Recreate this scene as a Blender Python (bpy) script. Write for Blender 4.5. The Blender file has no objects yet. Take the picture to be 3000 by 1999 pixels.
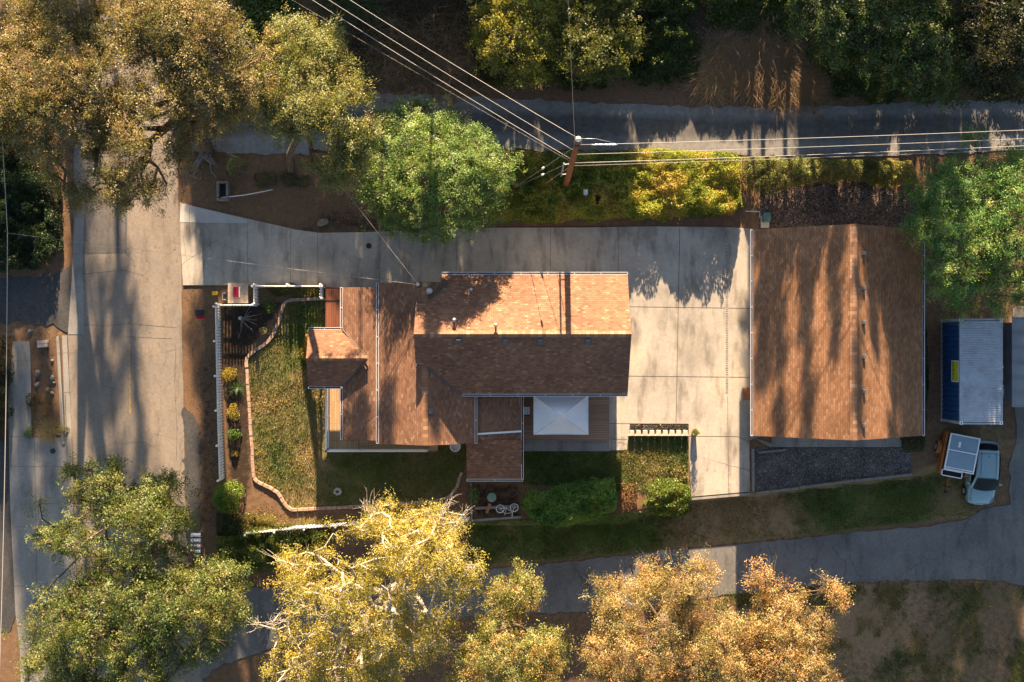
import bpy, bmesh, math, random
import numpy as np
from mathutils import Vector, Matrix, geometry

# ------------------------------------------------------------------ camera, sky, sun, exposure
S = bpy.context.scene
COL = S.collection
H = 60.8            # height of the camera above the yard, metres
PX = 0.0205         # metres of ground per photo pixel (3000 px wide)
SUN_EL = 16.0
cam_d = bpy.data.cameras.new('camera')
cam_d.sensor_width = 36.0
cam_d.lens = 36.0 * H / (3000 * PX)
cam_d.clip_start = 1.0
cam_d.clip_end = 2000
cam = bpy.data.objects.new('camera', cam_d)
cam.location = (0, 0, H)
COL.objects.link(cam)
S.camera = cam
world = bpy.data.worlds.new('World')
S.world = world
world.use_nodes = True
wn = world.node_tree
sky = wn.nodes.new('ShaderNodeTexSky')
sky.sky_type = 'NISHITA'
sky.sun_disc = False
sky.sun_elevation = math.radians(SUN_EL)
sky.sun_rotation = 0.0
bg = wn.nodes['Background']
hs = wn.nodes.new('ShaderNodeHueSaturation')      # slightly desaturated sky, so its fill is less blue
hs.inputs['Saturation'].default_value = 0.95
wn.links.new(sky.outputs[0], hs.inputs['Color'])
wn.links.new(hs.outputs[0], bg.inputs[0])
bg.inputs[1].default_value = 0.044
sl = bpy.data.lights.new('sun', 'SUN')
sl.energy = 5.0
sl.angle = math.radians(0.5)
sl.color = (1.0, 0.73, 0.46)
sun = bpy.data.objects.new('sun', sl)
sun.rotation_euler = (-math.radians(90 - SUN_EL), 0, 0)
COL.objects.link(sun)
S.view_settings.view_transform = 'Standard'
S.view_settings.look = 'None'
S.view_settings.exposure = 2.52
S.view_settings.gamma = 1.0
S.cycles.max_bounces = 6
S.cycles.diffuse_bounces = 3
S.cycles.transparent_max_bounces = 4

rnd = random.Random(7)

# ------------------------------------------------------------------ helpers
def smooth(a, b, x):
    t = np.clip((np.asarray(x, float) - a) / (b - a), 0, 1)
    return t * t * (3 - 2 * t)

def terrain(x, y):
    """height of the bare ground at x, y (numpy arrays or floats)"""
    x = np.asarray(x, float); y = np.asarray(y, float)
    px = x / PX + 1500; py = -y / PX + 999.5
    xs = [0, 640, 1000, 1380, 1525, 1850, 2027, 2200, 2670, 2760, 2820, 3300]
    ys = [1640, 1600, 1560, 1532, 1532, 1504, 1460, 1450, 1398, 1340, 1290, 1285]
    ws = [140, 90, 60, 14, 12, 40, 10, 8, 10, 60, 80, 80]
    ye = np.interp(px, xs, ys); w = np.interp(px, xs, ws)
    low = smooth(0, 1, (py - ye) / w) * smooth(560, 900, px)
    z = -0.9 * low
    bank = smooth(14.6, 26, y) * 3.2 * smooth(-22, -14, x)
    z = z + bank
    return z

def P(px, py, h=0.0):
    k = PX * (H - h) / H
    return Vector(((px - 1500) * k, -(py - 999.5) * k, h))

def G(px, py, dz=0.0):
    h = 0.0
    for _ in range(4):
        p = P(px, py, h)
        h = float(terrain(p.x, p.y)) + dz
    return P(px, py, h)

def W(px, h=0.0): return (px - 1500) * PX * (H - h) / H
def V(py, h=0.0): return -(py - 999.5) * PX * (H - h) / H

def inside(poly, x, y):
    x = np.asarray(x, float); y = np.asarray(y, float)
    r = np.zeros(x.shape, bool); n = len(poly)
    for i in range(n):
        x1, y1 = poly[i][0], poly[i][1]; x2, y2 = poly[(i + 1) % n][0], poly[(i + 1) % n][1]
        if y1 == y2: continue
        c = ((y1 > y) != (y2 > y)) & (x < (x2 - x1) * (y - y1) / (y2 - y1) + x1)
        r ^= c
    return r

def edge_dist(poly, x, y):
    x = np.asarray(x, float); y = np.asarray(y, float)
    d = np.full(x.shape, 1e9); n = len(poly)
    for i in range(n):
        ax, ay = poly[i][0], poly[i][1]; bx, by = poly[(i + 1) % n][0], poly[(i + 1) % n][1]
        vx, vy = bx - ax, by - ay
        L = vx * vx + vy * vy + 1e-12
        t = np.clip(((x - ax) * vx + (y - ay) * vy) / L, 0, 1)
        d = np.minimum(d, np.hypot(x - ax - t * vx, y - ay - t * vy))
    return d

_nt = np.random.default_rng(5).random((64, 64))
def vnoise(x, y, s=1.0, o=0):
    x = np.asarray(x, float) / s + 11.3 * o + 200; y = np.asarray(y, float) / s + 5.7 * o + 200
    i = np.floor(x).astype(int); j = np.floor(y).astype(int)
    u = x - i; v = y - j
    u = u * u * (3 - 2 * u); v = v * v * (3 - 2 * v)
    a = _nt[i % 64, j % 64]; b = _nt[(i + 1) % 64, j % 64]; c = _nt[i % 64, (j + 1) % 64]; d = _nt[(i + 1) % 64, (j + 1) % 64]
    return (a * (1 - u) + b * u) * (1 - v) + (c * (1 - u) + d * u) * v

# ------------------------------------------------------------------ materials
def new_mat(name, rough=0.8, spec=0.3):
    m = bpy.data.materials.new(name); m.use_nodes = True
    b = m.node_tree.nodes['Principled BSDF']
    b.inputs['Roughness'].default_value = rough
    b.inputs['Specular IOR Level'].default_value = spec
    return m, m.node_tree, b

def nd(nt, t, **kw):
    n = nt.nodes.new(t)
    for k, v in kw.items(): setattr(n, k, v)
    return n

def noise(nt, vec, scale, detail=4, rough=0.55):
    n = nd(nt, 'ShaderNodeTexNoise')
    n.inputs['Scale'].default_value = scale; n.inputs['Detail'].default_value = detail
    n.inputs['Roughness'].default_value = rough
    if vec is not None: nt.links.new(vec, n.inputs['Vector'])
    return n.outputs['Fac']

def ramp(nt, fac, stops, interp='LINEAR'):
    r = nd(nt, 'ShaderNodeValToRGB'); r.color_ramp.interpolation = interp
    e = r.color_ramp.elements
    while len(e) < len(stops): e.new(0.5)
    for el, (p, c) in zip(e, stops):
        el.position = p; el.color = (*c, 1) if len(c) == 3 else c
    nt.links.new(fac, r.inputs[0])
    return r.outputs[0]

def mixc(nt, fac, a, b, mode='MIX'):
    n = nd(nt, 'ShaderNodeMix', data_type='RGBA', blend_type=mode)
    for i, v in ((0, fac), (6, a), (7, b)):
        if isinstance(v, (int, float)): n.inputs[i].default_value = v
        elif isinstance(v, tuple): n.inputs[i].default_value = (*v, 1)
        else: nt.links.new(v, n.inputs[i])
    return n.outputs[2]

def mathn(nt, op, a, b=None, c=None):
    n = nd(nt, 'ShaderNodeMath', operation=op)
    for i, v in enumerate((a, b, c)):
        if v is None: continue
        if isinstance(v, (int, float)): n.inputs[i].default_value = v
        else: nt.links.new(v, n.inputs[i])
    return n.outputs[0]

def bump(nt, b, h, strength=0.4, dist=0.02):
    n = nd(nt, 'ShaderNodeBump')
    n.inputs['Strength'].default_value = strength; n.inputs['Distance'].default_value = dist
    nt.links.new(h, n.inputs['Height']); nt.links.new(n.outputs[0], b.inputs['Normal'])

def objco(nt): return nd(nt, 'ShaderNodeTexCoord').outputs['Object']

def g3(v): return (v, v, v)

def paint(name, col, rough=0.5, var=0.12, scale=3.0, spec=0.3, metal=0.0, dirt=None):
    m, nt, b = new_mat(name, rough, spec)
    c = objco(nt)
    f = noise(nt, c, scale, 5)
    o = ramp(nt, f, [(0.3, tuple(x * (1 - var) for x in col)), (0.7, tuple(min(1, x * (1 + var)) for x in col))])
    if dirt:
        f2 = noise(nt, c, scale * 0.4, 6, 0.7)
        o = mixc(nt, ramp(nt, f2, [(0.5, g3(0)), (0.7, g3(dirt[1]))]), o, dirt[0])
    nt.links.new(o, b.inputs['Base Color'])
    b.inputs['Metallic'].default_value = metal
    bump(nt, b, noise(nt, c, scale * 12, 3), 0.12, 0.01)
    return m

def cracks(nt, c, scale, width):
    w = nd(nt, 'ShaderNodeTexNoise'); w.inputs['Scale'].default_value = scale * 2.2; w.inputs['Detail'].default_value = 5
    nt.links.new(c, w.inputs['Vector'])
    v2 = nd(nt, 'ShaderNodeVectorMath', operation='MULTIPLY_ADD')
    nt.links.new(w.outputs['Color'], v2.inputs[0]); v2.inputs[1].default_value = (1.1, 1.1, 1.1); nt.links.new(c, v2.inputs[2])
    vo = nd(nt, 'ShaderNodeTexVoronoi', feature='DISTANCE_TO_EDGE'); vo.inputs['Scale'].default_value = scale
    nt.links.new(v2.outputs[0], vo.inputs['Vector'])
    a = ramp(nt, vo.outputs['Distance'], [(0.0, g3(1)), (width, g3(0))])
    gate = ramp(nt, noise(nt, c, scale * 0.9, 2), [(0.5, g3(0)), (0.6, g3(1))])
    return mixc(nt, 1.0, a, gate, 'MULTIPLY')

def paving(name, col, stain=0.35, fine=0.10, crack=None, tint=(1.05, 1.0, 0.93), grain=40, track=None, spots=0.3):
    m, nt, b = new_mat(name, 0.9, 0.2)
    c = objco(nt)
    lo = tuple(x * (1 - stain) for x in col); hi = tuple(min(1, x * (1 + stain * 0.5) * t) for x, t in zip(col, tint))
    o = ramp(nt, noise(nt, c, 0.22, 7, 0.62), [(0.34, lo), (0.52, col), (0.68, hi)])
    st = nd(nt, 'ShaderNodeMapping'); st.inputs['Scale'].default_value = (1.3, 0.35, 1)
    nt.links.new(c, st.inputs[0])
    f1 = noise(nt, st.outputs[0], 1.1, 6, 0.6)
    o = mixc(nt, 1.0, o, ramp(nt, f1, [(0.35, g3(1 - spots)), (0.5, g3(1)), (0.75, g3(1.06))]), 'MULTIPLY')
    f2 = noise(nt, c, grain, 2)
    o = mixc(nt, 1.0, o, ramp(nt, f2, [(0.3, g3(1 - fine)), (0.7, g3(1 + fine))]), 'MULTIPLY')
    f3 = noise(nt, c, grain * 0.15, 3)
    o = mixc(nt, 1.0, o, ramp(nt, f3, [(0.35, g3(1 - fine * .8)), (0.65, g3(1 + fine * .8))]), 'MULTIPLY')
    if track:
        uv = nd(nt, 'ShaderNodeUVMap').outputs[0]
        sx = nd(nt, 'ShaderNodeSeparateXYZ'); nt.links.new(uv, sx.inputs[0])
        nn = noise(nt, c, 0.9, 4)
        vv = mathn(nt, 'ADD', sx.outputs[1], mathn(nt, 'MULTIPLY', mathn(nt, 'SUBTRACT', nn, 0.5), 0.5))
        t = mathn(nt, 'MULTIPLY_ADD', vv, 1.0 / 5.0, 0.5)
        o = mixc(nt, 1.0, o, ramp(nt, t, track), 'MULTIPLY')
    if crack:
        o = mixc(nt, mixc(nt, 1.0, cracks(nt, c, crack[0], crack[1]), (0.6, 0.6, 0.6), 'MULTIPLY'), o, tuple(x * 0.3 for x in col))
    nt.links.new(o, b.inputs['Base Color'])
    bump(nt, b, f2, 0.25, 0.01)
    return m

def shingle(name, tones, w=0.23, h=0.125, tone2=None):
    m, nt, b = new_mat(name, 0.92, 0.15)
    uv = nd(nt, 'ShaderNodeUVMap').outputs[0]
    br = nd(nt, 'ShaderNodeTexBrick'); br.offset = 0.5; br.offset_frequency = 2
    for k, v in (('Scale', 1.0), ('Brick Width', w), ('Row Height', h), ('Mortar Size', 0.010), ('Mortar Smooth', 0.3), ('Bias', 0.0)):
        br.inputs[k].default_value = v
    br.inputs['Color1'].default_value = (0, 0, 0, 1); br.inputs['Color2'].default_value = (1, 1, 1, 1)
    br.inputs['Mortar'].default_value = (0.5, 0.5, 0.5, 1)
    nt.links.new(uv, br.inputs['Vector'])
    o = ramp(nt, br.outputs['Color'], tones)
    o = mixc(nt, 1.0, o, ramp(nt, noise(nt, uv, 0.35, 7, 0.65), [(0.35, g3(0.78)), (0.65, g3(1.15))]), 'MULTIPLY')
    o = mixc(nt, 1.0, o, ramp(nt, noise(nt, uv, 30, 2), [(0.3, g3(0.88)), (0.7, g3(1.12))]), 'MULTIPLY')
    o = mixc(nt, mathn(nt, 'MULTIPLY', br.outputs['Fac'], 0.5), o, (0.06, 0.035, 0.025))
    nt.links.new(o, b.inputs['Base Color'])
    bump(nt, b, mathn(nt, 'SUBTRACT', 1.0, br.outputs['Fac']), 0.6, 0.012)
    return m

def boards(name, col, row=0.14, length=3.6):
    m, nt, b = new_mat(name, 0.7, 0.25)
    uv = nd(nt, 'ShaderNodeUVMap').outputs[0]
    br = nd(nt, 'ShaderNodeTexBrick'); br.offset = 0.37
    for k, v in (('Scale', 1.0), ('Brick Width', length), ('Row Height', row), ('Mortar Size', 0.008), ('Mortar Smooth', 0.1), ('Bias', 0.0)):
        br.inputs[k].default_value = v
    br.inputs['Color1'].default_value = (*[x * 0.85 for x in col], 1); br.inputs['Color2'].default_value = (*[x * 1.12 for x in col], 1)
    br.inputs['Mortar'].default_value = (*[x * 0.25 for x in col], 1)
    nt.links.new(uv, br.inputs['Vector'])
    st = nd(nt, 'ShaderNodeMapping'); st.inputs['Scale'].default_value = (0.8, 9, 1); nt.links.new(uv, st.inputs[0])
    o = mixc(nt, 1.0, br.outputs['Color'], ramp(nt, noise(nt, st.outputs[0], 1.6, 5), [(0.3, g3(0.85)), (0.7, g3(1.1))]), 'MULTIPLY')
    nt.links.new(o, b.inputs['Base Color'])
    bump(nt, b, mathn(nt, 'SUBTRACT', 1.0, br.outputs['Fac']), 0.5, 0.01)
    return m

def siding(name, col, row=0.15):
    m, nt, b = new_mat(name, 0.7, 0.25)
    c = objco(nt); sx = nd(nt, 'ShaderNodeSeparateXYZ'); nt.links.new(c, sx.inputs[0])
    fr = mathn(nt, 'FRACT', mathn(nt, 'MULTIPLY', sx.outputs[2], 1 / row))
    o = mixc(nt, 1.0, ramp(nt, noise(nt, c, 1.5, 5), [(0.3, tuple(x * .9 for x in col)), (0.7, col)]),
             ramp(nt, fr, [(0.0, g3(0.55)), (0.09, g3(1))]), 'MULTIPLY')
    nt.links.new(o, b.inputs['Base Color']); bump(nt, b, fr, 0.5, 0.015)
    return m

def leaf_material(name='foliage', trans=0.40):
    m = bpy.data.materials.new(name); m.use_nodes = True
    nt = m.node_tree; nt.nodes.remove(nt.nodes['Principled BSDF'])
    out = nt.nodes['Material Output']
    at = nd(nt, 'ShaderNodeAttribute', attribute_name='col')
    d = nd(nt, 'ShaderNodeBsdfDiffuse'); t = nd(nt, 'ShaderNodeBsdfTranslucent'); g = nd(nt, 'ShaderNodeBsdfGlossy')
    g.inputs['Roughness'].default_value = 0.5; g.inputs['Color'].default_value = (1, 1, 1, 1)
    nt.links.new(at.outputs['Color'], d.inputs[0])
    tc = mixc(nt, 1.0, at.outputs['Color'], (1.35, 1.25, 0.55), 'MULTIPLY')
    nt.links.new(tc, t.inputs[0])
    m1 = nd(nt, 'ShaderNodeMixShader'); m1.inputs[0].default_value = trans
    nt.links.new(d.outputs[0], m1.inputs[1]); nt.links.new(t.outputs[0], m1.inputs[2])
    m2 = nd(nt, 'ShaderNodeMixShader'); m2.inputs[0].default_value = 0.025
    nt.links.new(m1.outputs[0], m2.inputs[1]); nt.links.new(g.outputs[0], m2.inputs[2])
    nt.links.new(m2.outputs[0], out.inputs[0])
    return m

def bark_mat(name, a, b_):
    m, nt, b = new_mat(name, 0.9, 0.2)
    c = objco(nt); st = nd(nt, 'ShaderNodeMapping'); st.inputs['Scale'].default_value = (6, 6, 2.5); nt.links.new(c, st.inputs[0])
    f = noise(nt, st.outputs[0], 1.5, 6, 0.65)
    nt.links.new(ramp(nt, f, [(0.3, a), (0.65, b_)]), b.inputs['Base Color']); bump(nt, b, f, 0.8, 0.03)
    return m

def glass_mat(name, col=(0.02, 0.03, 0.035), spec=0.6):
    m, nt, b = new_mat(name, 0.06, spec)
    f = noise(nt, objco(nt), 2.0, 3)
    nt.links.new(ramp(nt, f, [(0.3, col), (0.7, tuple(x * 1.6 for x in col))]), b.inputs['Base Color'])
    return m

def gravel_mat(name, a, b_, scale=14):
    m, nt, b = new_mat(name, 0.95, 0.2)
    c = objco(nt)
    vo = nd(nt, 'ShaderNodeTexVoronoi'); vo.inputs['Scale'].default_value = scale; nt.links.new(c, vo.inputs['Vector'])
    sx = nd(nt, 'ShaderNodeSeparateColor'); nt.links.new(vo.outputs['Color'], sx.inputs[0])
    o = ramp(nt, sx.outputs[0], [(0.0, a), (0.75, b_), (0.93, tuple(x * 1.7 for x in b_)), (1.0, tuple(x * 2.2 for x in b_))])
    o = mixc(nt, 1.0, o, ramp(nt, noise(nt, c, 0.8, 5), [(0.35, g3(0.75)), (0.65, g3(1.2))]), 'MULTIPLY')
    nt.links.new(o, b.inputs['Base Color'])
    bump(nt, b, mathn(nt, 'SUBTRACT', 1.0, vo.outputs['Distance']), 0.9, 0.04)
    return m

LEAF = leaf_material()
M = dict(
    concrete=paving('concrete', (0.365, 0.335, 0.295), 0.32, 0.08, (0.10, 0.0035), spots=0.36),
    concrete_new=paving('pale_concrete', (0.42, 0.41, 0.39), 0.10, 0.06, spots=0.1),
    concrete_side=paving('side_concrete', (0.25, 0.24, 0.225), 0.22, 0.08, (0.15, 0.006)),
    street=paving('street_asphalt', (0.222, 0.192, 0.163), 0.2, 0.10, (0.2, 0.006), spots=0.2),
    asphalt=paving('dark_asphalt', (0.065, 0.064, 0.066), 0.2, 0.18, (0.3, 0.006), spots=0.15),
    lane=paving('lane_asphalt', (0.155, 0.15, 0.145), 0.28, 0.12, (0.3, 0.010), spots=0.24),
    lane_n=paving('gravelly_asphalt', (0.20, 0.195, 0.19), 0.12, 0.16, None, spots=0.12, grain=22,
                  track=[(0.0, (0.75, 0.68, 0.6)), (0.12, g3(1.0)), (0.34, g3(1.05)), (0.44, g3(0.55)), (0.60, g3(0.5)), (0.70, g3(1.0)), (0.9, g3(1.08)), (1.0, (0.8, 0.72, 0.6))]),
    joint=paint('joint', (0.075, 0.067, 0.058), 0.95),
    trench=paint('drain_grate', (0.34, 0.32, 0.30), 0.7, 0.2), slot=paint('drain_slot', (0.17, 0.16, 0.15), 0.8),
    shingle=shingle('roof_shingle', [(0.0, (0.160, 0.084, 0.056)), (0.3, (0.205, 0.108, 0.070)), (0.75, (0.235, 0.128, 0.080)), (0.92, (0.255, 0.146, 0.094)), (1.0, (0.31, 0.195, 0.128))]),
    shingle_g=shingle('garage_shingle', [(0.0, (0.200, 0.100, 0.054)), (0.4, (0.240, 0.125, 0.068)), (0.8, (0.275, 0.148, 0.082)), (1.0, (0.31, 0.18, 0.108))], 0.25, 0.13),
    ridge_cap=shingle('ridge_shingle', [(0.0, (0.23, 0.12, 0.07)), (0.6, (0.31, 0.17, 0.10)), (1.0, (0.42, 0.27, 0.17))], 0.6, 0.22),
    flashing=paint('valley_flashing', (0.10, 0.085, 0.08), 0.5, 0.2),
    white=paint('white_paint', (0.78, 0.79, 0.80), 0.5, 0.06),
    trim=paint('white_trim', (0.74, 0.75, 0.77), 0.45, 0.05),
    cream=siding('cream_siding', (0.62, 0.56, 0.46)),
    cream_g=siding('garage_siding', (0.58, 0.53, 0.45)),
    deck=boards('tan_deck_boards', (0.42, 0.29, 0.17), 0.145),
    deck_b=boards('brown_deck_boards', (0.30, 0.195, 0.135), 0.14),
    deck_r=boards('red_stained_boards', (0.20, 0.075, 0.045), 0.14),
    glass=glass_mat('window_glass'), car_glass=glass_mat('tinted_glass', (0.010, 0.012, 0.013), 0.12),
    pane=paint('pale_glass', (0.22, 0.30, 0.36), 0.12, 0.1, 1.5, 0.6),
    dark=paint('dark_plastic', (0.03, 0.03, 0.033), 0.5), vent=paint('vent_metal', (0.11, 0.105, 0.10), 0.5, 0.15),
    galv=paint('galvanised', (0.52, 0.53, 0.54), 0.35, 0.1, 4, 0.5, 0.6),
    canvas=paint('white_canvas', (0.72, 0.74, 0.77), 0.8, 0.05, 1.0),
    brickedge=paint('edging_block', (0.36, 0.25, 0.19), 0.9, 0.3, 5.0),
    block=paint('wall_block', (0.48, 0.38, 0.31), 0.9, 0.15, 4.0),
    timber=paint('weathered_timber', (0.20, 0.175, 0.16), 0.9, 0.3, 5.0),
    pole=bark_mat('pole_wood', (0.16, 0.055, 0.025), (0.30, 0.12, 0.055)),
    plank=bark_mat('orange_plank', (0.25, 0.10, 0.04), (0.38, 0.17, 0.07)),
    wire=paint('wire', (0.36, 0.345, 0.33), 0.45, 0.05), cable=paint('dark_wire', (0.32, 0.31, 0.30), 0.5),
    yellow=paint('yellow_plastic', (0.62, 0.42, 0.03), 0.6), sign_y=paint('sign_yellow', (0.55, 0.56, 0.02), 0.5, 0.2, 5),
    red=paint('red_paint', (0.45, 0.02, 0.02), 0.5), crimson=paint('crimson_cloth', (0.33, 0.015, 0.05), 0.8),
    green_m=paint('green_steel', (0.09, 0.17, 0.15), 0.5), green_l=paint('green_lid', (0.17, 0.27, 0.23), 0.6, 0.15),
    cont_blue=paint('container_blue', (0.010, 0.062, 0.19), 0.5, 0.15, 2.0, 0.4),
    cont_roof=paint('container_roof', (0.36, 0.39, 0.44), 0.55, 0.12, 2.0, 0.3, 0.0, ((0.12, 0.10, 0.09), 0.45)),
    shed=paint('grey_sheet', (0.20, 0.215, 0.235), 0.6, 0.12, 1.0),
    car=paint('teal_car_paint', (0.25, 0.37, 0.40), 0.22, 0.05, 1.0, 0.6, 0.35),
    tyre=paint('tyre', (0.02, 0.02, 0.02), 0.9), rim=paint('rim', (0.5, 0.5, 0.52), 0.3, 0.05, 3, 0.5, 0.7),
    rust=paint('rusty_steel', (0.30, 0.105, 0.03), 0.8, 0.35, 3.0), pallet=paint('pale_wood', (0.45, 0.35, 0.26), 0.85, 0.2, 4.0),
    terracotta=paint('terracotta', (0.33, 0.13, 0.07), 0.8), stone=paint('grey_stone', (0.36, 0.34, 0.32), 0.95, 0.25, 4.0),
    rock=paint('tan_rock', (0.20, 0.175, 0.15), 0.95, 0.3, 3.0), soil=paint('soil', (0.07, 0.05, 0.038), 0.95, 0.3, 4.0),
    gravel=gravel_mat('dark_gravel', (0.045, 0.043, 0.042), (0.13, 0.12, 0.115), 21),
    mulch=gravel_mat('dark_mulch', (0.035, 0.025, 0.022), (0.115, 0.085, 0.07), 17),
    bark=bark_mat('grey_brown_bark', (0.06, 0.042, 0.03), (0.17, 0.125, 0.09)),
    bark_w=bark_mat('white_bark', (0.22, 0.19, 0.15), (0.48, 0.43, 0.36)),
    bark_g=bark_mat('dead_wood', (0.10, 0.085, 0.075), (0.27, 0.235, 0.21)),
)

def _wrinkle():
    m = M['canvas']; nt = m.node_tree; b = nt.nodes['Principled BSDF']; c = objco(nt)
    st = nd(nt, 'ShaderNodeMapping'); st.inputs['Scale'].default_value = (1.0, 2.6, 1); st.inputs['Rotation'].default_value = (0, 0, .5); nt.links.new(c, st.inputs[0])
    bump(nt, b, noise(nt, st.outputs[0], 2.2, 4, .6), .9, .10)
_wrinkle()

# ------------------------------------------------------------------ object makers
def tag(o, label, cat, group=None):
    o['label'] = label; o['category'] = cat
    if group: o['group'] = group
    return o

def empty(name, loc, label, cat, group=None, rz=0.0):
    o = bpy.data.objects.new(name, None); o.empty_display_size = 0.3
    o.location = loc; o.rotation_euler = (0, 0, rz); COL.objects.link(o)
    return tag(o, label, cat, group)

class MB:
    """collects shapes and links them as one mesh object"""
    def __init__(self): self.v = []; self.f = []; self.uv = []; self.mi = []
    def add(self, vs, fs, uvs=None, mi=0):
        o = len(self.v); self.v += [tuple(p) for p in vs]
        for k, f in enumerate(fs):
            self.f.append([i + o for i in f]); self.mi.append(mi)
            self.uv.append(uvs[k] if uvs else [(0, 0)] * len(f))
        return self
    def box(self, c, s, rz=0.0, M4=None, uv=None, mi=0):
        x, y, z = (a / 2 for a in s)
        vs = [Vector((sx * x, sy * y, sz * z)) for sz in (-1, 1) for sx, sy in ((-1, -1), (1, -1), (1, 1), (-1, 1))]
        R = Matrix.Rotation(rz, 3, 'Z')
        vs = [(M4 @ p) if M4 else (R @ p) + Vector(c) for p in vs]
        fs = [(3, 2, 1, 0), (4, 5, 6, 7), (0, 1, 5, 4), (1, 2, 6, 5), (2, 3, 7, 6), (3, 0, 4, 7)]
        us = None
        if uv is not None:
            ca, sa = math.cos(uv), math.sin(uv)
            us = [[(vs[i][0] * ca + vs[i][1] * sa, -vs[i][0] * sa + vs[i][1] * ca) for i in f] for f in fs]
        return self.add(vs, fs, us, mi)
    def span(self, x0, x1, y0, y1, z0, z1, uv=None, mi=0):
        return self.box(((x0 + x1) / 2, (y0 + y1) / 2, (z0 + z1) / 2), (abs(x1 - x0), abs(y1 - y0), abs(z1 - z0)), uv=uv, mi=mi)
    def bar(self, a, b, w, h, up=(0, 0, 1), mi=0):
        a = Vector(a); b = Vector(b); d = (b - a); L = d.length; d.normalize()
        s = d.cross(Vector(up)); s = s if s.length > 1e-4 else Vector((1, 0, 0)); s.normalize(); u = s.cross(d)
        R = Matrix((s, d, u)).transposed().to_4x4(); R.translation = (a + b) / 2
        return self.box((0, 0, 0), (w, L, h), M4=R, mi=mi)
    def tube(self, pts, r, n=8, cap=True, mi=0):
        pts = [Vector(p) for p in pts]; m = len(pts)
        rs = r if isinstance(r, (list, tuple)) else [r] * m
        vs = []; u = None
        for i, p in enumerate(pts):
            t = (pts[min(i + 1, m - 1)] - pts[max(i - 1, 0)]).normalized()
            if u is None: u = t.orthogonal().normalized()
            u = (u - t * u.dot(t)).normalized(); w = t.cross(u)
            for k in range(n):
                a = 2 * math.pi * k / n; vs.append(p + (u * math.cos(a) + w * math.sin(a)) * rs[i])
        fs = [(i * n + k, i * n + (k + 1) % n, (i + 1) * n + (k + 1) % n, (i + 1) * n + k) for i in range(m - 1) for k in range(n)]
        if cap: fs += [tuple(range(n))[::-1], tuple((m - 1) * n + k for k in range(n))]
        return self.add(vs, fs, mi=mi)
    def lathe(self, prof, c=(0, 0, 0), n=16, mi=0):
        vs = [Vector((c[0] + r * math.cos(2 * math.pi * k / n), c[1] + r * math.sin(2 * math.pi * k / n), c[2] + z)) for r, z in prof for k in range(n)]
        m = len(prof)
        fs = [(i * n + k, i * n + (k + 1) % n, (i + 1) * n + (k + 1) % n, (i + 1) * n + k) for i in range(m - 1) for k in range(n)]
        fs += [tuple(range(n))[::-1], tuple((m - 1) * n + k for k in range(n))]
        return self.add(vs, fs, mi=mi)
    def prism(self, poly, z0, z1, mi=0, uv=None):
        n = len(poly)
        vs = [(p[0], p[1], z0) for p in poly] + [(p[0], p[1], z1) for p in poly]
        ar = sum(poly[i][0] * poly[(i + 1) % n][1] - poly[(i + 1) % n][0] * poly[i][1] for i in range(n))
        fs = [tuple(range(n))[::-1], tuple(range(n, 2 * n))] + [(i, (i + 1) % n, n + (i + 1) % n, n + i) for i in range(n)]
        if ar < 0: fs = [f[::-1] for f in fs]
        us = [[(vs[i][0], vs[i][1]) if not uv else uv(vs[i]) for i in f] for f in fs]
        return self.add(vs, fs, us, mi)
    def build(self, name, mat, parent=None, smooth_=False, bevel=0.0, loc=None):
        me = bpy.data.meshes.new(name)
        me.from_pydata([tuple(v) for v in self.v], [], self.f)
        ul = me.uv_layers.new(name='UVMap')
        flat = [c for u in self.uv for p in u for c in p]
        ul.data.foreach_set('uv', flat)
        for m in (mat if isinstance(mat, (list, tuple)) else [mat]): me.materials.append(m)
        me.polygons.foreach_set('material_index', self.mi)
        if smooth_: me.polygons.foreach_set('use_smooth', [True] * len(me.polygons))
        me.update()
        o = bpy.data.objects.new(name, me); COL.objects.link(o)
        if parent: 
            o.parent = parent; o.matrix_parent_inverse = Matrix.LocRotScale(parent.location, parent.rotation_euler, None).inverted() if loc is None else Matrix()
        if loc is not None: o.location = loc
        if bevel:
            b = o.modifiers.new('bevel', 'BEVEL'); b.width = bevel; b.segments = 2; b.limit_method = 'ANGLE'
        return o

def struct(o): o['kind'] = 'structure'; return o

def copy_tree(o, parent=None):
    c = o.copy(); COL.objects.link(c)
    if parent: c.parent = parent
    for ch in list(o.children): copy_tree(ch, c)
    return c

def np_mesh(name, verts, faces, mat, parent=None, col=None, smooth_=False):
    """numpy verts (n,3), faces (m,k) and optional per-vertex colour"""
    me = bpy.data.meshes.new(name)
    n, m, k = len(verts), len(faces), faces.shape[1]
    me.vertices.add(n); me.vertices.foreach_set('co', np.ascontiguousarray(verts, np.float32).ravel())
    me.loops.add(m * k); me.loops.foreach_set('vertex_index', np.ascontiguousarray(faces, np.int32).ravel())
    me.polygons.add(m); me.polygons.foreach_set('loop_start', np.arange(0, m * k, k, dtype=np.int32))
    me.polygons.foreach_set('loop_total', np.full(m, k, np.int32))
    if smooth_: me.polygons.foreach_set('use_smooth', np.ones(m, bool))
    if col is not None:
        a = me.color_attributes.new('col', 'FLOAT_COLOR', 'POINT')
        c4 = np.ones((n, 4), np.float32); c4[:, :3] = col
        a.data.foreach_set('color', c4.ravel())
    me.materials.append(mat); me.update(calc_edges=True)
    o = bpy.data.objects.new(name, me); COL.objects.link(o)
    if parent: o.parent = parent; o.matrix_parent_inverse = Matrix.LocRotScale(parent.location, parent.rotation_euler, None).inverted()
    return o

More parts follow.
